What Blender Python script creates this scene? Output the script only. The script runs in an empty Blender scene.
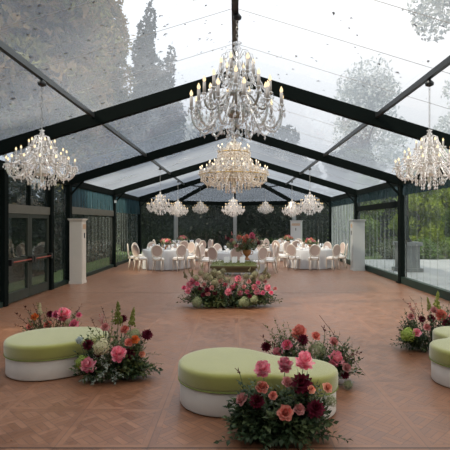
import bpy, math, random
import numpy as np
from mathutils import Vector, Matrix

random.seed(7)
RNG = np.random.default_rng(7)
PI = math.pi
scene = bpy.context.scene
COL = scene.collection

# ------------------------------------------------------------------ helpers
class MB:
    """collects shapes for ONE mesh object"""
    def __init__(self):
        self.v, self.f, self.s, self.m = [], [], [], []
    def add(self, vs, fs, smooth=False, mi=0):
        b = len(self.v)
        self.v.extend([tuple(p) for p in vs])
        self.f.extend([tuple(b + i for i in q) for q in fs])
        self.s.extend([smooth] * len(fs)); self.m.extend([mi] * len(fs))
    def box(self, lo, hi, mi=0):
        x0, y0, z0 = lo; x1, y1, z1 = hi
        vs = [(x0,y0,z0),(x1,y0,z0),(x1,y1,z0),(x0,y1,z0),(x0,y0,z1),(x1,y0,z1),(x1,y1,z1),(x0,y1,z1)]
        self.add(vs, [(0,3,2,1),(4,5,6,7),(0,1,5,4),(1,2,6,5),(2,3,7,6),(3,0,4,7)], False, mi)
    def beam(self, a, b, w, h, up=(0,0,1), mi=0):
        """a rectangular bar from a to b, w across and h along 'up'; end cuts stay vertical"""
        a, b = Vector(a), Vector(b); d = (b - a); up = Vector(up)
        side = d.cross(up).normalized() * (w / 2)
        u = up.normalized() * (h / 2)
        vs = [a-side-u, a+side-u, a+side+u, a-side+u, b-side-u, b+side-u, b+side+u, b-side+u]
        self.add(vs, [(0,1,2,3),(7,6,5,4),(0,4,5,1),(1,5,6,2),(2,6,7,3),(3,7,4,0)], False, mi)
    def tube(self, pts, r, n=6, mi=0, caps=True):
        pts = [Vector(p) for p in pts]
        rs = r if isinstance(r, (list, tuple)) else [r] * len(pts)
        rings = []
        ref = None
        for i, p in enumerate(pts):
            d = (pts[min(i+1, len(pts)-1)] - pts[max(i-1, 0)])
            d = d.normalized() if d.length > 1e-9 else Vector((0,0,1))
            if ref is None:
                ref = d.orthogonal().normalized()
            ref = (ref - d * ref.dot(d))
            ref = ref.normalized() if ref.length > 1e-6 else d.orthogonal().normalized()
            bn = d.cross(ref)
            rings.append([p + (ref * math.cos(2*PI*k/n) + bn * math.sin(2*PI*k/n)) * rs[i] for k in range(n)])
        vs = [q for rg in rings for q in rg]; fs = []
        for i in range(len(pts) - 1):
            for k in range(n):
                a = i*n + k; b = i*n + (k+1) % n
                fs.append((a, b, b+n, a+n))
        if caps:
            fs.append(tuple(range(n-1, -1, -1))); fs.append(tuple(range((len(pts)-1)*n, len(pts)*n)))
        self.add(vs, fs, True, mi)
    def lathe(self, prof, n=16, c=(0,0,0), mi=0, smooth=True):
        vs, fs = [], []
        for (r, z) in prof:
            for k in range(n):
                a = 2*PI*k/n
                vs.append((c[0] + r*math.cos(a), c[1] + r*math.sin(a), c[2] + z))
        for i in range(len(prof) - 1):
            for k in range(n):
                a = i*n + k; b = i*n + (k+1) % n
                fs.append((a, b, b+n, a+n))
        if prof[0][0] > 1e-6: fs.append(tuple(range(n-1, -1, -1)))
        if prof[-1][0] > 1e-6: fs.append(tuple(range((len(prof)-1)*n, len(prof)*n)))
        self.add(vs, fs, smooth, mi)
    def ball(self, c, r, n=8, m=5, sz=1.0, mi=0):
        self.lathe([(max(r*math.sin(PI*i/m), 1e-7 if i in (0, m) else 0), -r*sz*math.cos(PI*i/m)) for i in range(m+1)], n, c, mi)
    def drop(self, c, r, h, mi=0):
        """faceted crystal hanging below c"""
        x, y, z = c
        vs = [(x,y,z)] + [(x+r*math.cos(2*PI*k/5), y+r*math.sin(2*PI*k/5), z-h*.62) for k in range(5)] + [(x,y,z-h)]
        fs = [(0,1+(k+1)%5,1+k) for k in range(5)] + [(6,1+k,1+(k+1)%5) for k in range(5)]
        self.add([vs[i] for i in range(7)], [tuple(q) for q in fs], False, mi)
    def data(self, name, mats):
        me = bpy.data.meshes.new(name)
        me.from_pydata(self.v, [], self.f)
        me.polygons.foreach_set("use_smooth", self.s)
        mats = mats if isinstance(mats, (list, tuple)) else [mats]
        for mm in mats: me.materials.append(mm)
        if len(mats) > 1: me.polygons.foreach_set("material_index", self.m)
        me.update()
        return me
    def build(self, name, mats, parent=None, loc=None, rz=0):
        return link(name, self.data(name, mats), parent, loc, rz)

def link(name, data, parent=None, loc=None, rz=0):
    o = bpy.data.objects.new(name, data); COL.objects.link(o)
    if parent is not None: o.parent = parent
    if loc is not None: o.location = loc
    if rz: o.rotation_euler = (0, 0, rz)
    return o

def tag(o, label=None, cat=None, group=None, kind=None):
    if label: o['label'] = label
    if cat: o['category'] = cat
    if group: o['group'] = group
    if kind: o['kind'] = kind
    return o

def thing(name, loc=(0,0,0), label=None, cat=None, group=None, rz=0, kind=None):
    o = link(name, None, None, loc, rz); o.empty_display_size = .1
    return tag(o, label, cat, group, kind)

def copy_tree(o, parent=None):
    c = o.copy(); COL.objects.link(c)
    if parent is not None: c.parent = parent
    for ch in list(o.children): copy_tree(ch, c)
    return c

# ------------------------------------------------------------------ materials
class NT:
    def __init__(self, name):
        self.mat = bpy.data.materials.new(name); self.mat.use_nodes = True
        self.t = self.mat.node_tree; self.t.nodes.clear()
        self.out = self.t.nodes.new('ShaderNodeOutputMaterial')
    def n(self, typ, **kw):
        nd = self.t.nodes.new(typ)
        for k, v in kw.items(): setattr(nd, k, v)
        return nd
    def l(self, a, b): self.t.links.new(a, b)
    def math(self, op, a, b=None, c=None):
        nd = self.n('ShaderNodeMath', operation=op)
        for i, x in enumerate((a, b, c)):
            if x is None: continue
            if isinstance(x, (int, float)): nd.inputs[i].default_value = x
            else: self.l(x, nd.inputs[i])
        return nd.outputs[0]
    def mixc(self, f, a, b):
        nd = self.n('ShaderNodeMix', data_type='RGBA')
        for s, x in ((nd.inputs[0], f), (nd.inputs[6], a), (nd.inputs[7], b)):
            if isinstance(x, (int, float)): s.default_value = x
            elif isinstance(x, tuple): s.default_value = (*x, 1)
            else: self.l(x, s)
        return nd.outputs[2]
    def noise(self, scale, detail=3, coord='Object', sc=None):
        tc = self.n('ShaderNodeTexCoord'); nz = self.n('ShaderNodeTexNoise')
        nz.inputs['Scale'].default_value = scale; nz.inputs['Detail'].default_value = detail
        if sc:
            mp = self.n('ShaderNodeMapping'); mp.inputs['Scale'].default_value = sc
            self.l(tc.outputs[coord], mp.inputs[0]); self.l(mp.outputs[0], nz.inputs[0])
        else: self.l(tc.outputs[coord], nz.inputs[0])
        return nz.outputs[0]
    def mixs(self, f, a, b):
        nd = self.n('ShaderNodeMixShader')
        if isinstance(f, (int, float)): nd.inputs[0].default_value = f
        else: self.l(f, nd.inputs[0])
        self.l(a, nd.inputs[1]); self.l(b, nd.inputs[2]); return nd.outputs[0]
    def fin(self, s): self.l(s, self.out.inputs[0]); return self.mat

def M(name, c, rough=.6, metal=0, var=.25, scale=6, spec=.5, sheen=0, bump=0, bscale=60, coat=0, rnd=0.0, sc=None):
    """procedural principled material: colour with a noise variation"""
    T = NT(name); p = T.n('ShaderNodeBsdfPrincipled')
    nz = T.noise(scale, 4, sc=sc)
    d = tuple(x * (1 - var) for x in c); e = tuple(min(1, x * (1 + var*.6)) for x in c)
    colr = T.mixc(nz, d, e)
    if rnd:
        oi = T.n('ShaderNodeObjectInfo'); hs = T.n('ShaderNodeHueSaturation')
        T.l(colr, hs.inputs['Color'])
        T.l(T.math('MULTIPLY_ADD', oi.outputs['Random'], rnd*2, 1-rnd), hs.inputs['Value'])
        colr = hs.outputs[0]
    T.l(colr, p.inputs['Base Color'])
    p.inputs['Roughness'].default_value = rough; p.inputs['Metallic'].default_value = metal
    p.inputs['Specular IOR Level'].default_value = spec
    if sheen:
        p.inputs['Sheen Weight'].default_value = sheen; p.inputs['Sheen Roughness'].default_value = .6
    if coat: p.inputs['Coat Weight'].default_value = coat
    if bump:
        b = T.n('ShaderNodeBump'); b.inputs['Strength'].default_value = bump; b.inputs['Distance'].default_value = .01
        T.l(T.noise(bscale, 3), b.inputs['Height']); T.l(b.outputs[0], p.inputs['Normal'])
    return T.fin(p.outputs[0])

def leaf_mat(name, c, trans=.35, var=.45, scale=2.0, rough=.5):
    T = NT(name)
    nz = T.noise(scale, 4)
    colr = T.mixc(nz, tuple(x*(1-var) for x in c), tuple(min(1, x*(1+var)) for x in c))
    d = T.n('ShaderNodeBsdfPrincipled'); d.inputs['Roughness'].default_value = rough; d.inputs['Specular IOR Level'].default_value = .3
    T.l(colr, d.inputs['Base Color'])
    t = T.n('ShaderNodeBsdfTranslucent'); T.l(colr, t.inputs[0])
    return T.fin(T.mixs(trans, d.outputs[0], t.outputs[0]))

def petal_mat(name, c, c2=None, var=.2):
    T = NT(name); nz = T.n('ShaderNodeMapRange'); T.l(T.noise(2.6, 3), nz.inputs[0]); nz.inputs[1].default_value = .38; nz.inputs[2].default_value = .62; nz = nz.outputs[0]
    colr = T.mixc(nz, c, c2 or tuple(x*(1-var) for x in c))
    oi = T.n('ShaderNodeObjectInfo'); hs = T.n('ShaderNodeHueSaturation'); T.l(colr, hs.inputs['Color'])
    T.l(T.math('MULTIPLY_ADD', oi.outputs['Random'], .4, .8), hs.inputs['Value'])
    d = T.n('ShaderNodeBsdfPrincipled'); d.inputs['Roughness'].default_value = .6; d.inputs['Specular IOR Level'].default_value = .2
    T.l(hs.outputs[0], d.inputs['Base Color'])
    t = T.n('ShaderNodeBsdfTranslucent'); T.l(hs.outputs[0], t.inputs[0])
    return T.fin(T.mixs(.3, d.outputs[0], t.outputs[0]))

def film_mat(name, haze, hazecol, gloss, tcol=(.95,.96,.97), dirt=.1, rough=.06, dscale=.7, bump=0.0, sc=None):
    """clear PVC film: mostly see-through, part of the light scattered by dirt, part mirrored"""
    T = NT(name)
    tr = T.n('ShaderNodeBsdfTransparent'); tr.inputs[0].default_value = (*tcol, 1)
    tl = T.n('ShaderNodeBsdfTranslucent'); tl.inputs[0].default_value = (*hazecol, 1)
    gl = T.n('ShaderNodeBsdfGlossy'); gl.inputs['Roughness'].default_value = rough; gl.inputs[0].default_value = (.9,.95,.95,1)
    nz = T.noise(dscale, 6, sc=sc)
    h = T.math('MULTIPLY_ADD', nz, dirt*2, haze - dirt)
    h.node.use_clamp = True
    lw = T.n('ShaderNodeLayerWeight'); lw.inputs[0].default_value = .5
    # the longer the way through the dirty sheet, the more of the light is scattered
    path = T.math('DIVIDE', 1, T.math('MAXIMUM', T.math('SUBTRACT', 1, lw.outputs['Facing']), .08))
    f = T.math('SUBTRACT', 1, T.math('POWER', T.math('SUBTRACT', 1, h), path))
    a = T.mixs(f, tr.outputs[0], tl.outputs[0])
    g = T.math('MULTIPLY_ADD', T.math('POWER', lw.outputs['Facing'], 4), gloss, .03)
    if bump:
        b = T.n('ShaderNodeBump'); b.inputs['Strength'].default_value = bump; b.inputs['Distance'].default_value = .02
        T.l(T.noise(3, 3, sc=(1, 1, .15)), b.inputs['Height']); T.l(b.outputs[0], gl.inputs['Normal'])
    return T.fin(T.mixs(g, a, gl.outputs[0]))

def crystal_mat(name, c, dif, tr=.4, em=0):
    T = NT(name)
    t = T.n('ShaderNodeBsdfTransparent')
    g = T.n('ShaderNodeBsdfGlossy'); g.inputs['Roughness'].default_value = .08; g.inputs[0].default_value = (*c, 1)
    d = T.n('ShaderNodeBsdfTranslucent'); d.inputs[0].default_value = (*dif, 1)
    d2 = T.n('ShaderNodeBsdfDiffuse'); d2.inputs[0].default_value = (*dif, 1)
    return T.fin(T.mixs(tr, T.mixs(.55, T.mixs(.5, d.outputs[0], d2.outputs[0]), g.outputs[0]), t.outputs[0]))

def glow_mat(name, c, s):
    T = NT(name); e = T.n('ShaderNodeEmission'); e.inputs[0].default_value = (*c, 1); e.inputs[1].default_value = s
    return T.fin(e.outputs[0])

def parquet():
    T = NT('oak parquet'); p = T.n('ShaderNodeBsdfPrincipled')
    g = T.n('ShaderNodeNewGeometry'); sx = T.n('ShaderNodeSeparateXYZ'); T.l(g.outputs['Position'], sx.inputs[0])
    S = .75
    U = T.math('DIVIDE', T.math('ADD', sx.outputs[0], 1.45 + S*40), S); V = T.math('DIVIDE', T.math('ADD', sx.outputs[1], -3.6 + S*40), S)
    u, v = T.math('FRACT', U), T.math('FRACT', V); iu, iv = T.math('FLOOR', U), T.math('FLOOR', V)
    eu = T.math('MINIMUM', u, T.math('SUBTRACT', 1, u)); ev = T.math('MINIMUM', v, T.math('SUBTRACT', 1, v))
    e = T.math('MINIMUM', eu, ev)
    border = T.math('LESS_THAN', e, .075)
    K = 3.0
    a = T.math('MULTIPLY', T.math('ADD', u, v), K); b = T.math('MULTIPLY', T.math('SUBTRACT', T.math('ADD', u, 3), v), K)
    ia, ib = T.math('FLOOR', a), T.math('FLOOR', b); fa, fb = T.math('FRACT', a), T.math('FRACT', b)
    par = T.math('FLOORED_MODULO', T.math('ADD', ia, ib), 2)
    mixf = lambda f, x, y: T.math('ADD', T.math('MULTIPLY', T.math('SUBTRACT', 1, f), x), T.math('MULTIPLY', f, y))
    across = mixf(par, fa, fb)                       # coordinate across the strips of this square
    st = T.math('MULTIPLY', across, 3); ist = T.math('FLOOR', st); fst = T.math('FRACT', st)
    def rnd(*ids):
        cx = T.n('ShaderNodeCombineXYZ')
        for i, x in enumerate(ids): T.l(x, cx.inputs[i])
        w = T.n('ShaderNodeTexWhiteNoise', noise_dimensions='3D'); T.l(cx.outputs[0], w.inputs['Vector']); return w.outputs['Value']
    cell = T.math('ADD', T.math('MULTIPLY', ia, 7.13), T.math('ADD', T.math('MULTIPLY', ib, 3.7), ist))
    r_in = rnd(iu, iv, cell)
    bid = T.math('ADD', T.math('MULTIPLY', T.math('LESS_THAN', eu, ev), 2), T.math('LESS_THAN', u, .5))
    r_bd = rnd(iu, iv, T.math('ADD', bid, T.math('MULTIPLY', T.math('LESS_THAN', v, .5), 5)))
    r = mixf(border, r_in, r_bd)
    # joints
    gs = T.math('MINIMUM', fst, T.math('SUBTRACT', 1, fst))
    along = mixf(par, fb, fa); ga = T.math('MINIMUM', along, T.math('SUBTRACT', 1, along))
    j1 = T.math('MAXIMUM', T.math('LESS_THAN', gs, .07), T.math('LESS_THAN', ga, .025))
    j1 = T.math('MULTIPLY', j1, T.math('SUBTRACT', 1, border))
    j2 = T.math('MAXIMUM', T.math('LESS_THAN', e, .006), T.math('MULTIPLY', T.math('GREATER_THAN', e, .07), border))
    j = T.math('MULTIPLY', T.math('MAXIMUM', j1, j2), .4)
    grain = T.noise(9, 6, 'Object', (1, 1, 1)); big = T.noise(.5, 3)
    c1 = T.mixc(r, PQ0, PQ1)
    c2 = T.mixc(T.math('MULTIPLY', grain, .5), c1, PQ2)
    c3 = T.mixc(T.math('MULTIPLY', big, .45), c2, PQ3)
    c4 = T.mixc(j, c3, (.02, .012, .008))
    T.l(c4, p.inputs['Base Color'])
    T.l(T.math('MULTIPLY_ADD', r, .14, T.math('MULTIPLY_ADD', grain, .15, .22)), p.inputs['Roughness'])
    p.inputs['Specular IOR Level'].default_value = .45
    p.inputs['Coat Weight'].default_value = .5; p.inputs['Coat Roughness'].default_value = .45; p.inputs['Coat IOR'].default_value = 1.5
    bp = T.n('ShaderNodeBump'); bp.inputs['Strength'].default_value = .25; bp.inputs['Distance'].default_value = .004
    T.l(T.math('SUBTRACT', r, T.math('MULTIPLY', j, 2)), bp.inputs['Height']); T.l(bp.outputs[0], p.inputs['Normal'])
    return T.fin(p.outputs[0])
PQ0, PQ1, PQ2, PQ3 = (.165, .064, .027), (.305, .134, .064), (.14, .054, .022), (.24, .112, .066)

m = {}
m['floor'] = parquet()
m['frame'] = M('dark green painted metal', (.005, .008, .007), .85, 0, .2, 3, spec=.06)
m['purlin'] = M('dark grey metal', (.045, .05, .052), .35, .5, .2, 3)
m['purlin_lit'] = M('lit grey aluminium', (.10, .11, .11), .35, .6, .2, 3)  # lighter copy of the purlin metal, light put into its colour
m['base_rail'] = M('dark green rail', (.010, .026, .019), .5, 0, .3, 3, spec=.3)
m['header'] = M('weathered beige rail', (.12, .115, .09), .5, 0, .25, 4)
m['alu'] = M('pale aluminium', (.36, .38, .38), .35, .3, .2, 3)
m['doorframe'] = M('olive grey door frame', (.040, .047, .036), .5, .1, .25, 4, spec=.3)
m['black'] = M('black plastic', (.01, .011, .011), .4, 0, .2, 9)
m['gable'] = M('dark shade wall fabric', (.05, .055, .05), .8, 0, .2, 2)
m['red'] = M('red push bar', (.30, .055, .03), .4, 0, .2, 8)
m['roof'] = film_mat('roof film', .14, (.335, .37, .42), .3, dirt=.06, dscale=.6)
m['shade_sheet'] = film_mat('milky added shade sheet', .55, (.42, .41, .39), .1, (.8, .8, .8), .05)  # added above the camera, out of view, to dim the foreground
m['wallfilm'] = film_mat('wall film', .024, (.6, .68, .66), .4, (.80, .85, .83), .018, .05, 1.2, .5, (1, 1, .2))
m['silverfilm'] = film_mat('creased wall film', .16, (.6, .66, .66), .5, (.8, .84, .84), .10, .08, 2.5, .8, (3, 3, .25))
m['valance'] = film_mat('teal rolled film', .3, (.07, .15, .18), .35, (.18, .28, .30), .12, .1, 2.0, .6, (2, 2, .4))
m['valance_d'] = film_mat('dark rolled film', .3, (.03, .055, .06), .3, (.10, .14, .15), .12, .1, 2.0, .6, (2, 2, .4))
m['glass'] = film_mat('door glass', .02, (.7, .75, .72), .5, (.62, .66, .64), .01, .02, 1.0)
m['stem_glass'] = crystal_mat('wine glass', (.95, .97, .97), (.8, .82, .82), .6)
m['crystal'] = crystal_mat('cut crystal', (1, 1, 1), (.58, .58, .58), .36)
m['crystal_w'] = crystal_mat('pearly cut crystal', (1, .98, .95), (1, .96, .92), .22)
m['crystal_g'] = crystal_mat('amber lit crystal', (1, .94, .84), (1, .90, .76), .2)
m['silver'] = M('tarnished silver', (.42, .41, .39), .3, .7, .3, 12)
m['gold'] = M('old gilding', (.62, .42, .16), .35, .8, .3, 12)
m['candle'] = M('ivory candle sleeve', (.42, .39, .37), .5, 0, .1, 8)
m['bulb'] = glow_mat('lit flame bulb', (1, .74, .42), 1.15)
m['bulb_g'] = glow_mat('warm lit flame bulb', (1, .78, .52), 1.5)
m['velvet'] = M('lime velvet', (.27, .265, .040), .8, 0, .15, 5, .2, .68, .25, 140)
m['white_fabric'] = M('white woven fabric', (.70, .66, .60), .8, 0, .08, 9, .2, 0, .2, 160)
m['piping'] = M('dark green piping', (.20, .25, .05), .8, 0, .15, 9)
m['chairwood'] = M('whitewashed wood', (.70, .61, .52), .5, 0, .15, 9)
m['chairback'] = M('woven cane back', (.54, .41, .35), .7, 0, .15, 40)
m['cushion'] = M('off white linen cushion', (.74, .70, .66), .85, 0, .08, 10)
m['cloth'] = M('white linen cloth', (.58, .58, .58), .85, 0, .06, 6)
m['china'] = M('white china', (.80, .80, .78), .25, 0, .05, 6)
m['wood'] = M('honey wood', (.13, .085, .035), .5, 0, .4, 5, sc=(1, 8, 8))
m['moss'] = leaf_mat('green moss', (.15, .165, .045), .15, .5, 14)
m['card'] = M('white card', (.82, .81, .78), .7, 0, .05, 6)
m['terracotta'] = M('gilded terracotta', (.46, .20, .075), .45, 0, .35, 12)
m['unit'] = M('cream cabinet paint', (.66, .60, .52), .45, 0, .08, 3)
m['unit_grey'] = M('grey cabinet paint', (.42, .44, .43), .45, 0, .08, 3)
m['unit_white'] = M('white cabinet paint', (.64, .65, .64), .45, 0, .08, 3)
m['amber'] = M('amber display', (.55, .28, .07), .35, 0, .2, 10)
m['stone'] = M('weathered stone', (.15, .16, .16), .8, 0, .3, 4, bump=.3, bscale=20)
m['paving'] = M('pale paving', (.27, .28, .29), .8, 0, .25, 1.2)
m['lawn'] = M('lawn', (.07, .11, .025), .9, 0, .5, 3)
m['bark'] = M('bark', (.07, .05, .035), .9, 0, .4, 6)
m['f_dark'] = leaf_mat('dark evergreen leaves', (.009, .016, .009), .2, .5, .8)
m['f_mid'] = leaf_mat('mid green leaves', (.05, .075, .028), .3, .5, .8)
def mottled(name, cs):
    T = NT(name); rp = T.n('ShaderNodeValToRGB'); el = rp.color_ramp.elements
    el[0].position, el[0].color = .30, (*cs[0], 1); el[1].position, el[1].color = .70, (*cs[-1], 1)
    for i, c in enumerate(cs[1:-1]): e = el.new(.30 + .40*(i+1)/(len(cs)-1)); e.color = (*c, 1)
    T.l(T.noise(.55, 5), rp.inputs[0])
    d = T.n('ShaderNodeBsdfDiffuse'); T.l(rp.outputs[0], d.inputs[0]); t = T.n('ShaderNodeBsdfTranslucent'); T.l(rp.outputs[0], t.inputs[0])
    return T.fin(T.mixs(.3, d.outputs[0], t.outputs[0]))
m['f_olive'] = mottled('mottled olive leaves', [(.06, .07, .03), (.20, .20, .07), (.40, .27, .13), (.17, .18, .06), (.48, .44, .17)])
m['f_cyp'] = leaf_mat('cypress needles', (.035, .05, .04), .15, .4, 1)
m['f_sun'] = leaf_mat('sunlit yellow green leaves', (.26, .33, .04), .5, .6, .7)
m['f_sun2'] = leaf_mat('bright green leaves', (.14, .22, .035), .5, .6, .7)
m['f_hazed'] = leaf_mat('haze paled grey green leaves', (.55, .58, .57), .3, .4, 1)  # veil of haze over the far trees put into the leaf colour
m['f_box'] = leaf_mat('clipped hedge leaves', (.07, .13, .02), .3, .5, 3)
m['leaf'] = leaf_mat('bouquet leaves', (.095, .130, .055), .25, .55, 7)
m['leaf_d'] = leaf_mat('dark bouquet leaves', (.036, .062, .026), .25, .55, 7)
m['leaf_y'] = leaf_mat('young green leaves', (.12, .14, .045), .3, .5, 7)
m['leaf_w'] = leaf_mat('silvery leaves', (.30, .34, .28), .3, .4, 9)
m['leaf_m'] = leaf_mat('maroon leaves', (.085, .028, .022), .3, .5, 9)
m['pink'] = petal_mat('pink petals', (.80, .17, .27), (.90, .50, .54))
m['hot'] = petal_mat('deep pink petals', (.72, .09, .20), (.84, .30, .40))
m['coral'] = petal_mat('coral petals', (.66, .15, .11), (.78, .34, .27))
m['peach'] = petal_mat('peach petals', (.76, .30, .19), (.82, .46, .34))
m['burg'] = petal_mat('burgundy petals', (.085, .006, .018), (.15, .012, .03))
m['dusty'] = petal_mat('dusty pink petals', (.55, .20, .19), (.66, .34, .32))
m['cream'] = petal_mat('cream petals', (.62, .56, .38), (.50, .47, .26))
m['lime'] = petal_mat('lime green petals', (.26, .36, .05), (.38, .46, .12))
m['sage'] = petal_mat('pale green petals', (.24, .27, .12), (.36, .38, .22))
m['olive'] = petal_mat('olive cream petals', (.26, .24, .12), (.40, .36, .22))
m['plume'] = petal_mat('amaranth plume', (.20, .24, .045), (.32, .33, .10))
m['blue'] = petal_mat('blue grey petals', (.25, .32, .36), (.36, .42, .46))
m['orange'] = petal_mat('orange petals', (.85, .16, .035), (.88, .30, .08))
m['litter'] = M('dry fallen leaf', (.028, .020, .014), .8, 0, .4, 30)
m['seam'] = M('film seam', (.42, .40, .38), .6, 0, .2, 3)

# ------------------------------------------------------------------ the tent
FR = [3.5, 8.5, 13.5, 18.5, 23.5]
HW = 5.02; SL = .306; RZ = 4.57        # half width of column centres, roof slope, ridge beam centre height
APSE = [(-HW, 23.5), (-3.55, 27.05), (0, 28.52), (3.55, 27.05), (HW, 23.5)]
EZ = RZ - SL*HW                        # rafter centre height at the eaves

floor = MB()
pts = [(-5.3, -2.5), (5.3, -2.5), (5.3, 23.5), (3.7, 27.3), (0, 28.8), (-3.7, 27.3), (-5.3, 23.5)]
n = len(pts)
floor.add([(x, y, 0) for x, y in pts] + [(x, y, -.14) for x, y in pts],
          [tuple(range(n))] + [(i, i+n, (i+1) % n + n, (i+1) % n) for i in range(n)])
tag(floor.build('floor', m['floor']), kind='structure')

for i, y in enumerate((3.60, 11.6)):
    j = MB(); j.box((-4.9, y-.007, -.01), (4.9, y+.007, .001)); tag(j.build('trim_%d' % (12+i), m['black']), kind='structure')
for i, y in enumerate(FR):
    t = thing('trim_%d' % (i+1), (0, y, 0), kind='structure')
    for s in (-1, 1):
        c = MB(); c.box((s*HW-.10, -.10, 0), (s*HW+.10, .10, EZ + .02))
        c.box((s*HW-.15, -.15, 0), (s*HW+.15, .15, .03))
        c.build('column', m['frame'], t)
        r = MB(); r.beam((s*HW*1.015, 0, RZ - SL*HW*1.015), (0, 0, RZ), .13, .25)
        r.build('rafter', m['frame'], t)
        k = MB(); k.beam((s*(HW-.06), 0, EZ-.42), (s*(HW-.52), 0, RZ - SL*(HW-.52)-.08), .06, .07)
        k.build('knee_brace', m['frame'], t)
# ridge beam, purlins, eave beams
def bar(name, a, b, w, h, mt):
    o = MB(); o.beam(a, b, w, h); o = o.build(name, mt); return tag(o, kind='structure')
bar('trim_6', (0, -1.5, RZ+.06), (0, 23.5, RZ+.06), .09, .12, m['purlin'])
PX = 2.66
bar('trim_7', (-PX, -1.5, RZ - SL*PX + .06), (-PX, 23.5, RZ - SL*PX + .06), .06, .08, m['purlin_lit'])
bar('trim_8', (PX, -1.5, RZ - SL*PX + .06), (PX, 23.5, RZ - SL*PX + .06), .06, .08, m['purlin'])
bar('trim_9', (-HW, -1.5, EZ), (-HW, 23.5, EZ), .12, .2, m['frame'])
bar('trim_10', (HW, -1.5, EZ), (HW, 23.5, EZ), .12, .2, m['frame'])
# apse end: posts, ring beam, hip rafters
t = thing('trim_11', (0, 23.5, 0), kind='structure')
for j, (x, y) in enumerate(APSE):
    if 0 < j < 4:
        c = MB(); c.box((x-.11, y-23.5-.11, 0), (x+.11, y-23.5+.11, EZ)); c.build('column', m['alu'], t)
        r = MB(); r.beam((x, y-23.5, EZ), (0, 0, RZ), .11, .2); r.build('hip_rafter', m['frame'], t)
    if j < 4:
        x2, y2 = APSE[j+1]
        e = MB(); e.beam((x, y-23.5, EZ-.02), (x2, y2-23.5, EZ-.02), .12, .24); e.build('eave_beam', m['frame'], t)
        q = MB()
        a = Vector((x, y-23.5, EZ)).lerp(Vector((0, 0, RZ)), .5); b = Vector((x2, y2-23.5, EZ)).lerp(Vector((0, 0, RZ)), .5)
        q.beam(a, b, .05, .06); q.build('purlin', m['purlin'], t)

# roof film: sheets between the frames
roof = thing('ceiling', (0, 0, 0), kind='structure')
RT = RZ + .135
ys = [-1.5] + FR
for i in range(len(ys) - 1):
    for s in (-1, 1):
        f = MB()
        f.add([(0, ys[i], RT), (s*5.16, ys[i], RT - SL*5.16), (s*5.16, ys[i+1], RT - SL*5.16), (0, ys[i+1], RT)], [(0, 1, 2, 3) if s > 0 else (3, 2, 1, 0)])
        f.build('roof_film', m['roof'] if i else m['shade_sheet'], roof)  # unseen first bay takes the added dimming sheet
for j in range(4):
    (x, y), (x2, y2) = APSE[j], APSE[j+1]
    f = MB(); f.add([(x*1.03, 23.5+(y-23.5)*1.03, EZ+.12), (x2*1.03, 23.5+(y2-23.5)*1.03, EZ+.12), (0, 23.5, RT)], [(0, 1, 2)])
    f.build('roof_film', m['roof'], roof)
for y in (4.9, 6.05, 7.25, 10.2, 11.8, 15.2, 16.8, 20.2, 21.8):
    for s in (-1, 1):
        f = MB(); f.tube([(0, y, RT-.012), (s*5.1, y, RT-.012 - SL*5.1)], .0035, 4); f.build('film_seam', m['seam'], roof)

# fallen bits of leaf lying on the roof film
lit = MB()
for k in range(900):
    x = RNG.uniform(-5, 5); y = RNG.uniform(4.2, 11) if k < 720 else RNG.uniform(11, 23)
    if x > 0 and k % 3: x = -x
    z = RT - SL*abs(x) - .006 + .012; a = RNG.uniform(0, PI); L = RNG.uniform(.011, .032) * (1 if k % 9 else 1.7); W = L * RNG.uniform(.25, .7)
    dx, dy = math.cos(a), math.sin(a); sg = -SL if x > 0 else SL
    vs = []
    for (p, q, h) in ((-1, 0, 0), (0, 1, .3), (1, 0, .1), (0, -1, .3)):
        ex = p*L*dx - q*W*dy; ey = p*L*dy + q*W*dx
        vs.append((x + ex, y + ey, z + ex*sg + h*L))
    lit.add(vs, [(0, 1, 2), (0, 2, 3)])
tag(lit.build('fallen_leaf_litter', m['litter']), 'dry bits of fallen leaf scattered over the clear tent roof', 'leaf litter', kind='stuff')

# ------------------------------------------------------------------ walls
def film_sheet(a, b, z0, z1, mt, name, parent, wave=.018, per=.42, seg=.07):
    """hanging film with shallow vertical folds between two floor points"""
    a, b = Vector((*a, 0)), Vector((*b, 0)); d = b - a; L = d.length; u = d / L; nrm = Vector((-u.y, u.x, 0))
    k = max(2, int(L / seg)); vs = []; fs = []
    ph = random.random() * 6
    for i in range(k + 1):
        s = L * i / k
        w = wave * (math.sin(2*PI*s/per + ph) + .6*math.sin(2*PI*s/(per*.37) + 2*ph))
        p = a + u*s
        vs.append((p.x + nrm.x*w*.2, p.y + nrm.y*w*.2, z1)); vs.append((p.x + nrm.x*w, p.y + nrm.y*w, (z0+z1)/2)); vs.append((p.x + nrm.x*w*1.2, p.y + nrm.y*w*1.2, z0))
    for i in range(k):
        for q in (0, 1): fs.append((3*i+q, 3*i+q+1, 3*i+q+4, 3*i+q+3))
    o = MB(); o.add(vs, fs, True); return o.build(name, mt, parent)

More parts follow.
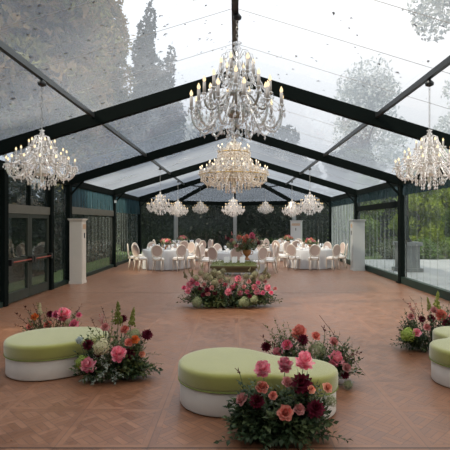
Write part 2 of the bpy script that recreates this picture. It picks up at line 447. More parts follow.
wl = thing('wall_left', (0, 0, 0), kind='structure')
X = -HW
film_sheet((X, 3.6), (X, 9.62), .1, 2.92, m['wallfilm'], 'film_panel', wl)
film_sheet((X, 12.25), (X, 13.38), .1, 2.92, m['wallfilm'], 'film_panel', wl)
film_sheet((X, 13.62), (X, 18.38), .1, 2.1, m['wallfilm'], 'film_panel', wl)
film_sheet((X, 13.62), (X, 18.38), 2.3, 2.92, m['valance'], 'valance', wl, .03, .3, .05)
film_sheet((X, 18.62), (X, 23.38), .1, 2.92, m['wallfilm'], 'film_panel', wl, .03)
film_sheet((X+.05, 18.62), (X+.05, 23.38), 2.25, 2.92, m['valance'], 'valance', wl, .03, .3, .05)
for y0, y1 in ((13.6, 18.4),):
    h = MB(); h.box((X-.05, y0, 2.08), (X+.06, y1, 2.30)); h.build('header_rail', m['header'], wl)
b = MB(); b.box((X-.06, -1, 0), (X+.07, 9.6, .11)); b.box((X-.06, 12.25, 0), (X+.07, 23.4, .11)); tag(b.build('baseboard_left', m['base_rail']), kind='structure')

wr = thing('wall_right', (0, 0, 0), kind='structure')
X = HW
film_sheet((X, 3.6), (X, 8.38), .2, 2.92, m['wallfilm'], 'film_panel', wr)
film_sheet((X, 8.62), (X, 13.38), .2, 2.92, m['wallfilm'], 'film_panel', wr)
film_sheet((X, 13.62), (X, 18.38), .2, 2.92, m['wallfilm'], 'film_panel', wr)
film_sheet((X, 18.62), (X, 23.38), .2, 2.92, m['silverfilm'], 'film_panel', wr, .03, .3)
for y0, y1 in ((8.62, 13.38), (13.62, 18.38), (18.62, 23.38)):
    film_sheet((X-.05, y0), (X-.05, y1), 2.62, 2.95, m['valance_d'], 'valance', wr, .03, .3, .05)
h = MB(); h.box((X-.06, 13.6, 2.28), (X+.06, 18.4, 2.47)); h.build('header_rail', m['frame'], wr)
b = MB(); b.box((X-.08, -1, 0), (X+.06, 23.4, .2)); tag(b.build('baseboard_right', m['base_rail']), kind='structure')

wb = thing('wall_back', (0, 0, 0), kind='structure')
for j in range(4):
    (x, y), (x2, y2) = APSE[j], APSE[j+1]
    a = Vector((x, y)).lerp(Vector((x2, y2)), .035); b2 = Vector((x, y)).lerp(Vector((x2, y2)), .965)
    film_sheet(tuple(a), tuple(b2), .08, 2.9, m['wallfilm'], 'film_panel', wb, .02)
b = MB()
for j in range(4):
    (x, y), (x2, y2) = APSE[j], APSE[j+1]
    b.beam((x, y, .05), (x2, y2, .05), .1, .1)
tag(b.build('baseboard_back', m['base_rail']), kind='structure')

wf = thing('wall_front_added', (0, -1.7, 0), kind='structure')  # unseen dark end wall, added to cut light from behind the camera
b = MB(); b.add([(-5.1, 0, 0), (5.1, 0, 0), (5.1, 0, EZ+.1), (0, 0, RZ+.15), (-5.1, 0, EZ+.1)] + [(-5.1, -.06, 0), (5.1, -.06, 0), (5.1, -.06, EZ+.1), (0, -.06, RZ+.15), (-5.1, -.06, EZ+.1)],
    [(0, 1, 2, 3, 4), (9, 8, 7, 6, 5)] + [(i, i+5, (i+1) % 5 + 5, (i+1) % 5) for i in range(5)]); b.build('shade_gable_panel', m['gable'], wf)
# double door in the left wall
D = thing('door_1', (-HW, 0, 0), kind='structure')
Y0, Y1 = 9.80, 12.05
for y in (9.70, 12.15):
    p = MB(); p.box((-.08, y-.08, 0), (.10, y+.08, EZ)); p.build('door_post', m['frame'], D)
f = MB(); f.box((-.05, Y0-.02, 2.02), (.06, Y1+.02, 2.22)); f.build('transom_rail', m['header'], D)
f = MB(); f.box((-.04, (Y0+Y1)/2-.03, 2.22), (.05, (Y0+Y1)/2+.03, 2.9)); f.build('transom_mullion', m['frame'], D)
f = MB(); f.add([(0, Y0, 2.2), (0, Y1, 2.2), (0, Y1, 2.92), (0, Y0, 2.92)], [(0, 1, 2, 3)]); f.build('transom_glass', m['glass'], D)
mid = (Y0 + Y1) / 2
for (a, b) in ((Y0, mid-.01), (mid+.01, Y1)):
    lf = MB(); w = .10
    lf.box((-.03, a, .02), (.04, a+w, 2.02)); lf.box((-.03, b-w, .02), (.04, b, 2.02))
    lf.box((-.03, a+w, .02), (.04, b-w, .24)); lf.box((-.03, a+w, 1.92), (.04, b-w, 2.02)); lf.box((-.03, a+w, .86), (.04, b-w, 1.0))
    leaf = lf.build('door_leaf', m['doorframe'], D)
    g = MB(); g.box((-.004, a+w, .24), (.004, b-w, .86)); g.box((-.004, a+w, 1.0), (.004, b-w, 1.92)); g.build('glass_pane', m['glass'], leaf)
    pb = MB(); pb.tube([(.13, a+.1, .93), (.13, b-.1, .93)], .017, 8); tag(pb.build('push_bar', m['red'], leaf), 'red push bar')
    for yy in (a+.06, b-.06):
        hb = MB(); hb.box((.04, yy-.045, .86), (.15, yy+.045, 1.0)); hb.build('bar_bracket', m['black'], leaf)
# small lamps on the columns
for (x, y, nm) in ((-4.88, 18.36, 'left'),):
    o = MB(); o.box((x-.03, y-.05, 2.62), (x+.05, y, 2.72)); tag(o.build('emergency_lamp', m['china']), 'small white lamp box fixed high on the dark left tent column', 'lamp')

# ------------------------------------------------------------------ standing cabinets
def cabinet(name, loc, w, d, h, mt, label, rz, mats=None):
    t = thing(name, loc, label, 'cabinet', rz=rz)
    b = MB(); b.box((-w/2, -d/2, .08), (w/2, d/2, h-.06)); b.build('body', mt, t)
    p = MB(); p.box((-w/2-.015, -d/2-.015, 0), (w/2+.015, d/2+.015, .08)); p.build('plinth', mt, t)
    c = MB(); c.box((-w/2-.02, -d/2-.02, h-.06), (w/2+.02, d/2+.02, h-.03)); c.box((-w/2-.04, -d/2-.04, h-.03), (w/2+.04, d/2+.04, h)); c.build('cornice', mt, t)
    up = MB(); up.box((-w/2+.03, -d/2-.012, h*.52), (w/2-.03, -d/2, h-.12)); pn = up.build('upper_panel', mats or mt, t)
    lo = MB(); lo.box((-w/2+.03, -d/2-.012, .13), (w/2-.03, -d/2, h*.50)); lo.build('lower_panel', mats or mt, t)
    v = MB()
    for k in range(5): v.box((-w/2+.07, -d/2-.02, h-.30+k*.028), (w/2-.07, -d/2-.012, h-.287+k*.028))
    v.build('vent_grille', m['amber'], pn)
    hd = MB(); hd.box((-.02, -d/2-.03, h*.70), (.02, -d/2-.012, h*.78)); hd.build('control_panel', m['black'], pn)
    return t
cabinet('standing_cabinet', (-4.70, 13.46, 0), .38, .36, 1.93, m['unit'], 'tall cream floor-standing cabinet by the left wall, just past the double door', PI/2)
cabinet('standing_cabinet', (4.66, 17.1, 0), .38, .44, 1.93, m['unit_grey'], 'tall grey floor-standing cabinet against the right wall behind the right table', -PI/2)
cabinet('standing_cabinet', (3.55, 26.0, 0), .62, .40, 1.95, m['unit_white'], 'pale cabinet at the far curved end, right of centre behind the tables', -.3)

# ------------------------------------------------------------------ chandeliers
def chandelier(name, tiers, H, stem_top, pend_mat, metal, bulb, candle_h, crown_r, single=False, pend=(.011, .055), extra=None, swag=True, cr_=.013, arm_r=.010, dip=.34):
    """tiers: (radius, cup height, number, start height on the stem). z = 0 at the lowest crystal."""
    t = thing(name)
    P = MB()
    acc = {}
    def part(kind, mb, mt, parent=None, base=None):
        if single:
            b = acc.setdefault(mt.name, (MB(), mt))[0]
            b.add(mb.v, mb.f, True); return None
        o = mb.build(kind, mt, parent if parent is not None else t); return o
    zb = min(tr[3] for tr in tiers)
    st = MB()
    k = stem_top
    st.lathe([(.0001, .10*k), (.05*k, .15*k), (.022*k, .20*k), (.10*k, .30*k), (.055*k, .36*k), (.03*k, .44*k), (.06*k, .52*k), (.028*k, .60*k), (.024*k, .70*k), (.05*k, .76*k), (.02*k, .82*k), (.018*k, .88*k), (.045*k, .93*k), (.02*k, .96*k), (.05*k, .985*k), (.0001, k)], 10)
    part('stem', st, pend_mat)
    fb = MB(); fb.drop((0, 0, .11*k), .035*k, .11*k); part('bottom_crystal', fb, pend_mat)
    bw = MB(); bw.lathe([(.0001, .20*k), (.09*k, .225*k), (.13*k, .27*k), (.12*k, .28*k), (.02*k, .24*k)], 14); part('bowl', bw, metal)
    cr = MB()
    for q in range(8):
        a = 2*PI*q/8
        c, s = math.cos(a), math.sin(a)
        cr.tube([(.02*c, .02*s, .80*k), (crown_r*.5*c, crown_r*.5*s, .90*k), (crown_r*c, crown_r*s, .87*k), (crown_r*1.1*c, crown_r*1.1*s, .82*k)], .006, 5)
        cr.drop((crown_r*1.1*c, crown_r*1.1*s, .82*k), pend[0], pend[1])
    part('crown', cr, pend_mat)
    n_p = 0
    rest = MB()
    def pendant(c, parent_mb=None):
        nonlocal n_p
        d = MB(); d.drop(c, pend[0]*random.uniform(.8, 1.2), pend[1]*random.uniform(.75, 1.35))
        n_p += 1
        if single or n_p > 100: rest.add(d.v, d.f)
        else: part('crystal_pendant', d, pend_mat)
    for ti, (R, zc, num, zs) in enumerate(tiers):
        for q in range(num):
            a = 2*PI*(q + .5*(ti % 2)) / num + .13
            c, s = math.cos(a), math.sin(a)
            A = MB()
            pts = []
            K_ = [(.04, zs), (.20, zs + .07*R), (.45, zs - .06*R), (.66, zc - dip*.9*R), (.84, zc - dip*R), (.965, zc - dip*.6*R), (1.0, zc - .015)]
            for i in range(13):
                u = i/12*(len(K_)-1); j = min(int(u), len(K_)-2); f_ = u - j
                k0, k1, k2, k3 = K_[max(j-1, 0)], K_[j], K_[j+1], K_[min(j+2, len(K_)-1)]
                cr2 = [.5*(2*k1[w] + (k2[w]-k0[w])*f_ + (2*k0[w]-5*k1[w]+4*k2[w]-k3[w])*f_**2 + (3*k1[w]-k0[w]-3*k2[w]+k3[w])*f_**3) for w in (0, 1)]
                pts.append((cr2[0]*R*c, cr2[0]*R*s, cr2[1]))
            A.tube(pts, arm_r, 6 if not single else 4)
            part('arm', A, pend_mat if ti != 1 else metal)
            x, y = R*c, R*s
            B = MB(); B.lathe([(.004, zc-.02), (.036, zc), (.042, zc+.014), (.012, zc+.006)], 8, (x, y, 0)); part('drip_pan', B, pend_mat)
            Cn = MB(); Cn.lathe([(cr_, zc), (cr_*.95, zc+candle_h), (.0001, zc+candle_h+.002)], 7, (x, y, 0)); co = part('candle', Cn, m['candle'])
            Bl = MB(); hb = candle_h*.52
            Bl.lathe([(cr_*.5, 0), (cr_*1.05, hb*.28), (cr_*.95, hb*.5), (cr_*.45, hb*.8), (.0001, hb)], 7, (x, y, zc+candle_h)); part('bulb', Bl, bulb, co)
            # crystals around the drip pan
            for w in range(4):
                b = 2*PI*w/4 + a
                pendant((x + .036*math.cos(b), y + .036*math.sin(b), zc))
            pendant((R*.80*c, R*.80*s, zc - dip*R)); pendant((R*.60*c, R*.60*s, zc - dip*.8*R)); pendant((R*.42*c, R*.42*s, zs - .06*R))
            if swag:
                # one strand of beads from the crown to the cup, one from cup to cup
                a2 = a + 2*PI/num; top = (crown_r*.9*c, crown_r*.9*s, .86*k)
                def beads(fn, nb, rb):
                    S = MB(); P_ = []; r_ = []
                    for i in range(2*nb + 1):
                        P_.append(fn(i/(2*nb))); r_.append(rb if i % 2 else rb*.25)
                    S.tube(P_, r_, 5, caps=False); part('bead_strand', S, pend_mat)
                rb = .009 if not single else .012
                beads(lambda u: (top[0]*(1-u) + x*u, top[1]*(1-u) + y*u, top[2]*(1-u) + zc*u - .11*math.sin(PI*u)*k), 12 if not single else 6, rb)
                def low(u):
                    aa = a*(1-u) + a2*u
                    return (R*math.cos(aa)*.98, R*math.sin(aa)*.98, zc - .085*math.sin(PI*u)*(R/.5))
                beads(low, 8 if not single else 5, rb)
    if extra: extra(rest, part)
    if rest.v:
        o = part('crystal_curtain', rest, pend_mat)
        if o: o['kind'] = 'stuff'
    if single:
        J = MB(); mts = []
        for i, (key, (b, mt)) in enumerate(acc.items()):
            J.add(b.v, b.f, False, i); mts.append(mt)
        J.build('crystal_body', mts, t)
    return t

def hang(t, top, L, r=.010, hook=True, heavy=False):
    """chain from the top of the stem up to the roof; top = stem top in local z"""
    c = MB(); nl = max(2, int(L / .045))
    for i in range(nl):
        z = top + L*(i+.5)/nl; hz = L/nl*.62
        ax = (1, 0) if i % 2 else (0, 1)
        pts = [(ax[0]*r*1.3*math.cos(q*PI/4), ax[1]*r*1.3*math.cos(q*PI/4), z + hz*math.sin(q*PI/4)) for q in range(9)]
        c.tube(pts, r*.38, 4, caps=False)
    c.build('chain', m['silver'], t)
    if hook:
        k = MB(); k.lathe([(.01, top+L-.05), (.055, top+L-.03), (.06, top+L), (.02, top+L+.05), (.018, top+L+.10)], 10); k.build('ceiling_hook', m['purlin'], t)
    return t

# the large one over the front of the room
def ex_big(rest, part):
    for (R, z, nn, L) in ((.50, .30, 30, 1), (.38, .26, 26, 1), (.22, .22, 18, 1), (.33, .56, 24, 1), (.2, .75, 14, 1), (.12, 1.0, 10, 1), (.14, .14, 10, 1), (.28, .42, 20, 1)):
        for q in range(nn):
            a = 2*PI*(q + random.uniform(-.3, .3))/nn
            for w in range(2): rest.drop((R*math.cos(a), R*math.sin(a), z - w*.065 + random.uniform(-.02, .02)), .015, .07)
big = chandelier('crystal_chandelier', [(.61, .385, 12, .40), (.44, .58, 9, .58), (.22, .84, 6, .80)], 1.35, 1.30, m['crystal'], m['silver'], m['bulb'], .165, .20, pend=(.018, .08), extra=ex_big, cr_=.022, arm_r=.017, dip=.44)
YB = 6.0
big.location = (.03, YB, 1.8 + (223-139)/75.0)
tag(big, 'large crystal chandelier hanging nearest the viewer from the ridge, grey candle sleeves', 'chandelier', 'crystal chandeliers under the tent roof')
ztop = big.location.z + 1.30
hang(big, 1.30, RZ - .02 - ztop, .012)

# golden two-tier one
def ex_gold(rest, part):
    for (R, z, nn, L) in ((.80, .45, 40, .15), (.62, .36, 34, .16), (.40, .28, 24, .18), (.36, 1.0, 24, .2), (.40, .98, 26, .22), (.46, .84, 28, .2), (.30, 1.12, 18, .16), (.2, .22, 14, .2), (.7, .60, 36, .14), (.5, .72, 30, .16), (.30, .86, 20, .2)):
        for q in range(nn):
            a = 2*PI*q/nn
            for w in range(3):
                rest.drop((R*math.cos(a), R*math.sin(a), z - w*L*.33), .018, L*.36)
    rg = MB()
    for (R, z) in ((.80, .46), (.38, 1.01)):
        rg.tube([(R*math.cos(2*PI*q/32), R*math.sin(2*PI*q/32), z) for q in range(33)], .014, 6)
    part('crystal_hoop', rg, m['gold'])
gold = chandelier('crystal_chandelier', [(.82, .52, 22, .50), (.60, .66, 16, .62), (.38, 1.05, 10, 1.0)], 1.42, 1.42, m['crystal_g'], m['crystal_g'], m['bulb_g'], .10, .16, pend=(.018, .08), extra=ex_gold, cr_=.016, arm_r=.014)
gold.location = (-.03, 11.0, 1.8 + (223-194)/40.9)
tag(gold, 'wide two-tier chandelier glowing gold in the middle of the row under the ridge', 'chandelier', 'crystal chandeliers under the tent roof')
zt = gold.location.z + 1.42
hang(gold, 1.42, RZ - .02 - zt, .013)

# side ones: prototype with parts near the viewer, plainer copies further back
ST = [(.44, .30, 14, .33), (.32, .43, 10, .44), (.17, .56, 6, .56)]
def ex_side(rest, part):
    for (R, z, nn) in ((.42, .28, 34), (.30, .22, 26), (.18, .14, 18), (.33, .42, 24), (.2, .52, 14), (.10, .08, 8)):
        for q in range(nn):
            a = 2*PI*q/nn + z
            for w in range(2): rest.drop((R*math.cos(a), R*math.sin(a), z - w*.04), .011, .055)
side = chandelier('crystal_chandelier', ST, .83, .82, m['crystal_w'], m['crystal_w'], m['bulb'], .085, .10, pend=(.010, .045), extra=ex_side)
zs_ = 1.8 + (223-189)/72.6
pz = RZ - SL*PX
hang(side, .82, pz - .03 - (zs_+.82), .009)
side.location = (-PX, 6.2, zs_)
tag(side, 'white crystal chandelier hanging above the double door on the left', 'chandelier', 'crystal chandeliers under the tent roof')
s2 = copy_tree(side); s2.location = (PX + .02, 6.2, zs_); s2.rotation_euler.z = .4
s2['label'] = 'white crystal chandelier hanging at the right edge in front of the garden wall'
far = chandelier('crystal_chandelier', [(.45, .30, 12, .33), (.32, .43, 8, .44), (.17, .56, 5, .56)], .83, .82, m['crystal_w'], m['crystal_w'], m['bulb'], .09, .10, single=True, pend=(.016, .06), extra=ex_side)
zf = 1.8 + (223-215)/28.1
hang(far, .82, pz - .03 - (zf+.82), .010)
spots = [(-PX, 16, zf, 1, 'white chandelier on the left side above the left round table, nearer of its pair'),
         (PX, 16, zf, 1, 'white chandelier on the right side above the right round table, nearer of its pair'),
         (-PX, 21, zf, 1, 'white chandelier on the left side, half hidden behind a nearer white one'),
         (PX, 21, zf, 1, 'white chandelier on the right side, second from the viewer along its purlin'),
         (-.08, 21, 1.8+(223-217)/21.4, 1.15, 'white chandelier hanging just below and behind the golden one'),
         (-1.95, 25.3, 2.30, .95, 'small white chandelier in the far curved end, left of the centre post'),
         (1.72, 25.3, 2.30, .95, 'small white chandelier in the far curved end, right of the centre post')]
for i, (x, y, z, sc, lb) in enumerate(spots):
    o = far if i == 0 else copy_tree(far)
    o.location = (x, y, z); o.scale = (sc, sc, sc); o.rotation_euler.z = i*.7
    tag(o, lb, 'chandelier', 'crystal chandeliers under the tent roof')

# ------------------------------------------------------------------ ottomans
def outline(circles, k=.16, N=96):
    cx = sum(c[0]*c[2] for c in circles)/sum(c[2] for c in circles); cy = sum(c[1]*c[2] for c in circles)/sum(c[2] for c in circles)
    def sdf(x, y):
        s = sum(math.exp(-(math.hypot(x-c[0], y-c[1]) - c[2])/ (k*.45)) for c in circles)
        return -k*.45*math.log(s) if s > 1e-30 else 9
    out = []
    for i in range(N):
        a = 2*PI*i/N; lo, hi = 0, 1.6
        # last crossing outwards
        r = 1.6
        while r > 0 and sdf(cx + r*math.cos(a), cy + r*math.sin(a)) > 0: r -= .01
        lo, hi = r, r + .01
        for _ in range(12):
            mm = (lo+hi)/2
            if sdf(cx + mm*math.cos(a), cy + mm*math.sin(a)) > 0: hi = mm
            else: lo = mm
        out.append(Vector((cx + lo*math.cos(a), cy + lo*math.sin(a))))
    return Vector((cx, cy)), out

def ottoman(circles, label, k=.16):
    """a lobed pouf: white upholstered base under a green velvet cushion"""
    c, P = outline(circles, k)
    for _ in range(3): P = [(P[i-1] + P[i]*2 + P[(i+1) % len(P)]) / 4 for i in range(len(P))]
    N = len(P)
    nr = []
    for i in range(N):
        d = P[(i+1) % N] - P[i-1]; nr.append(Vector((d.y, -d.x)).normalized())
    t = thing('ottoman', (c.x, c.y, 0), label, 'ottoman', 'green velvet ottomans')
    def rings(prof, fan=True):
        vs, fs = [], []
        for (off, z, sc) in prof:
            for i in range(N):
                q = (P[i] - c)*sc + nr[i]*off; vs.append((q.x, q.y, z))
        for j in range(len(prof)-1):
            for i in range(N):
                a = j*N+i; b = j*N+(i+1) % N; fs.append((a, b, b+N, a+N))
        fs.append(tuple(range((len(prof)-1)*N, len(prof)*N)))
        fs.append(tuple(range(N-1, -1, -1)))
        o = MB(); o.add(vs, fs, True); return o
    rings([(-.03, 0, 1), (-.03, .009, 1)]).build('plinth', m['black'], t)
    rings([(-.018, .009, 1), (-.012, .02, 1), (-.012, .12, 1), (-.012, .225, 1), (-.02, .238, 1)]).build('base', m['white_fabric'], t)
    rings([(-.012, .238, 1), (.003, .248, 1), (.007, .275, 1), (.007, .365, 1), (.003, .385, 1), (-.010, .400, 1), (-.03, .407, 1), (-.08, .410, 1), (-.02, .412, .7), (0, .413, .35), (0, .413, .05)]).build('cushion', m['velvet'], t)
    pp = MB(); pts = [((P[i]-c) + nr[i]*.004) for i in list(range(N)) + [0]]
    pp.tube([(q.x, q.y, .241) for q in pts], .006, 6, caps=False); pp.build('piping', m['piping'], t)
    return t
ottoman([(-.10, 4.60, .475), (.66, 4.36, .33), (.28, 4.46, .30)], 'lobed green velvet ottoman nearest the viewer, bouquets on both sides of its right lobe')
ottoman([(-2.32, 5.55, .47), (-1.96, 5.70, .33), (-2.14, 5.62, .38)], 'lobed green velvet ottoman at left with a bouquet against its right end')
ottoman([(2.61, 5.10, .375), (2.92, 5.76, .36), (3.36, 5.14, .38)], 'cloverleaf green velvet ottoman cut off by the right edge', .10)

# ------------------------------------------------------------------ flowers
def petal(mb, ax_a, L, W, th0, th1, tilt0=0, base_r=.05, nu=4, cup=.35, point=False):
    """one cupped petal growing from the bloom's axis at azimuth ax_a"""
    ca, sa = math.cos(ax_a), math.sin(ax_a)
    r, z = base_r, 0; vs = []
    for i in range(nu + 1):
        t = i / nu; th = th0 + (th1-th0)*t
        if i:
            r += L/nu*math.sin(th); z += L/nu*math.cos(th)
        w = W * (math.sin(PI*(.12 + .88*t*.82)) if not point else math.sin(PI*(.15+.8*t)))
        if i == nu and not point: w *= .75
        for s in (-1, 0, 1):
            rr = r - cup*w*(abs(s))*math.cos(th)*.6; zz = z + cup*w*abs(s)*math.sin(th)*.6
            if i == nu and s == 0 and not point: rr -= .02
            vs.append((rr*ca - s*w*sa, rr*sa + s*w*ca, zz + tilt0))
    fs = []
    for i in range(nu):
        for k in (0, 1):
            a = i*3+k; fs.append((a, a+1, a+4, a+3))
    mb.add(vs, fs, True)

def R_(d): return math.radians(d)
def bloom_peony(seed):
    random.seed(seed); b = MB()
    for (nn, L, W, a0, a1, z) in ((6, .62, .20, -8, -40, .22), (9, .78, .22, 10, -25, .18), (11, .92, .25, 26, -14, .12), (12, .98, .27, 45, 2, .08), (12, .98, .29, 66, 22, .02), (11, .95, .30, 92, 50, -.02), (8, .8, .3, 118, 92, -.05)):
        for q in range(nn):
            petal(b, 2*PI*(q + random.uniform(-.25, .25))/nn + nn, L*random.uniform(.85, 1.1), W*random.uniform(.85, 1.15), R_(a0+random.uniform(-9, 9)), R_(a1+random.uniform(-14, 14)), z)
    return b
def bloom_rose(seed):
    random.seed(seed); b = MB()
    for (nn, L, W, a0, a1, z) in ((3, .55, .18, 0, -12, .2), (4, .62, .24, 10, -12, .16), (5, .7, .32, 20, 0, .1), (6, .8, .40, 38, 12, .05), (6, .9, .46, 62, 40, 0), (6, .95, .46, 88, 78, -.03)):
        for q in range(nn):
            petal(b, 2*PI*(q + random.uniform(-.15, .15))/nn + nn*.7, L, W, R_(a0+random.uniform(-5, 5)), R_(a1+random.uniform(-8, 8)), z)
    return b
def bloom_dahlia(seed):
    random.seed(seed); b = MB()
    for (nn, L, W, a0, a1, z) in ((8, .4, .12, -5, -35, .2), (10, .6, .15, 15, -20, .15), (12, .8, .18, 35, 5, .1), (14, .95, .20, 58, 30, .05), (14, 1.0, .22, 82, 62, 0), (12, .95, .22, 108, 100, -.05)):
        for q in range(nn):
            petal(b, 2*PI*(q + random.uniform(-.2, .2))/nn + nn, L*random.uniform(.9, 1.06), W, R_(a0), R_(a1+random.uniform(-8, 8)), z, point=True)
    return b
def bloom_hydrangea(seed):
    random.seed(seed); b = MB(); nF = 115
    for q in range(nF):
        z = 1 - 1.75*(q+.5)/nF; r = math.sqrt(max(0, 1-z*z)); a = q*2.39996
        nrm = Vector((r*math.cos(a), r*math.sin(a), z)); p = nrm*random.uniform(.72, 1.04)
        t1 = nrm.orthogonal().normalized(); t1.rotate(Matrix.Rotation(random.uniform(0, 6), 3, nrm)); t2 = nrm.cross(t1)
        for k in range(4):
            d = (t1*math.cos(k*PI/2) + t2*math.sin(k*PI/2)); e = (t1*math.cos(k*PI/2+PI/2) + t2*math.sin(k*PI/2+PI/2))
            s = random.uniform(.14, .20)
            b.add([p, p + d*s*.7 + e*s*.5 + nrm*.03, p + d*s*1.15 + nrm*.02, p + d*s*.7 - e*s*.5 + nrm*.03], [(0, 3, 2, 1)], True)
    return b
def bloom_spike(seed):
    random.seed(seed); b = MB()
    b.tube([(0, 0, -.4), (.03, .02, .5), (0, 0, 2.0)], [.03, .025, .01], 5)
    for q in range(90):
        u = q/90; a = q*2.4; r = .36*(1-u*.8)*random.uniform(.4, 1.15)
        b.ball((r*math.cos(a), r*math.sin(a), .1 + 1.9*u + random.uniform(-.08, .12)), .10*(1-.5*u)*random.uniform(.6, 1.2), 5, 4, 1.5)
    return b
def bloom_berry(seed):
    random.seed(seed); b = MB()
    for q in range(5):
        a = random.uniform(0, 6.28); L = random.uniform(.8, 1.8); lean = random.uniform(.1, .5)
        e = (math.cos(a)*lean*L, math.sin(a)*lean*L, L)
        b.tube([(0, 0, -.3), (e[0]*.3, e[1]*.3, L*.55), e], .022, 4)
        for w in range(4):
            u = .55 + .15*w; b.ball((e[0]*u*u + random.uniform(-.1, .1), e[1]*u*u + random.uniform(-.1, .1), L*u), .07, 5, 4)
        b.ball(e, .08, 5, 4)
    return b
BL = {'peony': [bloom_peony(s) for s in (1, 2, 3)], 'rose': [bloom_rose(s) for s in (4, 5)], 'dahlia': [bloom_dahlia(6), bloom_dahlia(9)],
      'hydrangea': [bloom_hydrangea(7)], 'flower_spike': [bloom_spike(8), bloom_spike(13)], 'berry_sprig': [bloom_berry(10), bloom_berry(12)]}
BD = {}
def bloom_data(kind, mt, v):
    key = (kind, mt, v % len(BL[kind]))
    if key not in BD: BD[key] = BL[kind][key[2]].data(kind, m[mt])
    return BD[key]
random.seed(21)

def add_leaf(mb, p, d, up, L, W):
    """folded two-sided leaf growing from p along d"""
    d = d.normalized(); s = d.cross(up)
    s = s.normalized() if s.length > 1e-4 else d.orthogonal().normalized()
    nn = s.cross(d)
    mid1 = p + d*L*.5 + nn*L*.06; tip = p + d*L - nn*L*.10
    a = p + d*L*.45 + s*W*.5 + nn*L*.13; b = p + d*L*.45 - s*W*.5 + nn*L*.13
    mb.add([p, a, mid1, b, tip], [(0, 2, 1), (0, 3, 2), (1, 2, 4), (2, 3, 4)], False)

def sprig(mb, p0, p1, nl, L, W, rs=.0025):
    p0, p1 = Vector(p0), Vector(p1); d = p1 - p0
    bow = Vector((random.uniform(-1, 1), random.uniform(-1, 1), random.uniform(.2, 1)))*d.length*.08
    q = lambda t: p0.lerp(p1, t) + bow*math.sin(PI*t)
    mb.tube([q(0), q(.35), q(.7), q(1)], [rs*1.4, rs*1.2, rs, rs*.6], 4, caps=False)
    for i in range(nl):
        t = .22 + .78*(i+.5)/nl; pt = q(t)
        ax = (q(min(1, t+.05)) - q(t-.05)).normalized()
        o = ax.orthogonal().normalized(); o.rotate(Matrix.Rotation(i*2.4 + random.uniform(-.5, .5), 3, ax))
        add_leaf(mb, pt, ax*.55 + o*.9, Vector((0, 0, 1)), L*random.uniform(.7, 1.25)*(1.15-.4*t), W*random.uniform(.8, 1.2))
    add_leaf(mb, q(1), (q(1)-q(.9)), Vector((1, 0, 0.2)), L*.8, W*.8)

def arrangement(label, cx, cy, hx, hy, h, flowers, n_sprig, name='flower_arrangement', z0=0.0, leaves=('leaf', 'leaf_d'), L=.07, W=.035, extra=(), group='floor flower arrangements', reach=1.0, blockers=(), base=.55):
    """foliage mound with blooms. flowers: (kind, material, X, Y, Z, radius, lean x, lean y)"""
    t = thing(name, (cx, cy, z0), label, 'flowers', group)
    def clear(x, y, z):
        for (bx, by, br, bz) in blockers:
            if z < bz and math.hypot(x+cx-bx, y+cy-by) < br: return False
        return True
    fol = [MB() for _ in leaves]
    for i in range(n_sprig):
        a = random.uniform(0, 2*PI); rr = math.sqrt(random.random())
        el = random.random()
        bx, by = hx*base*rr*math.cos(a), hy*base*rr*math.sin(a)
        k = 1.0 + .28*random.random()**3
        ex, ey = hx*math.cos(a)*k*reach*(.45 + .55*(1-el)**.5), hy*math.sin(a)*k*reach*(.45 + .55*(1-el)**.5)
        ez = .03 + h*(.05 + .85*el*random.uniform(.55, 1.0))*(1.0 if rr < .8 else .8)
        if not (clear(ex, ey, ez+z0) and clear((ex+bx)/2, (ey+by)/2, ez*.6+z0)): continue
        if not clear(bx, by, .1): bx, by = bx*.3, by*.3
        sprig(fol[i % len(leaves)], (bx, by, .02), (ex, ey, ez), random.randint(7, 12), L, W)
    for fm, lf in zip(fol, leaves):
        if fm.v: fm.build('foliage', m[lf], t)['kind'] = 'stuff'
    for (lf, pts_, nl, l_, w_) in extra:
        e = MB()
        for (a0, a1) in pts_: sprig(e, Vector(a0) - Vector((cx, cy, z0)), Vector(a1) - Vector((cx, cy, z0)), nl, l_, w_)
        o = e.build('trailing_foliage' if len(pts_) > 1 else 'twig', m[lf], t)
    stems = MB()
    for i, (kind, mt, x, y, z, r, lx, ly) in enumerate(flowers):
        o = link(kind, bloom_data(kind, mt, i), t)
        o.location = (x-cx, y-cy, z-z0-r*.35); o.scale = (r, r, r)
        d = Vector((lx, ly, 1.0)).normalized()
        o.rotation_euler = (Matrix.Rotation(0, 3, 'Z') @ d.to_track_quat('Z', 'Y').to_matrix()).to_euler()
        stems.tube([((x-cx)*.8*base, (y-cy)*.8*base, .01), ((x-cx)*.8, (y-cy)*.8, (z-z0)*.5), (x-cx, y-cy, z-z0-r*.3)], .0035, 5)
    if stems.v: stems.build('flower_stem', m['leaf'], t)
    return t

CX, HZ, F, CZ = 235.0, 223.0, 450.0, 1.8
def at(px, py, y):
    """the point at depth y that the photograph shows at (px, py)"""
    return ((px-CX)/F*y, CZ - (py-HZ)/F*y)
def fl(kind, mt, px, py, rpx, y, lx=None, ly=-.9):
    x, z = at(px, py, y)
    return (kind, mt, x, y, z, rpx/F*y*(.98 if kind == 'hydrangea' else 1.10), (random.uniform(-.4, .4) if lx is None else lx), ly)

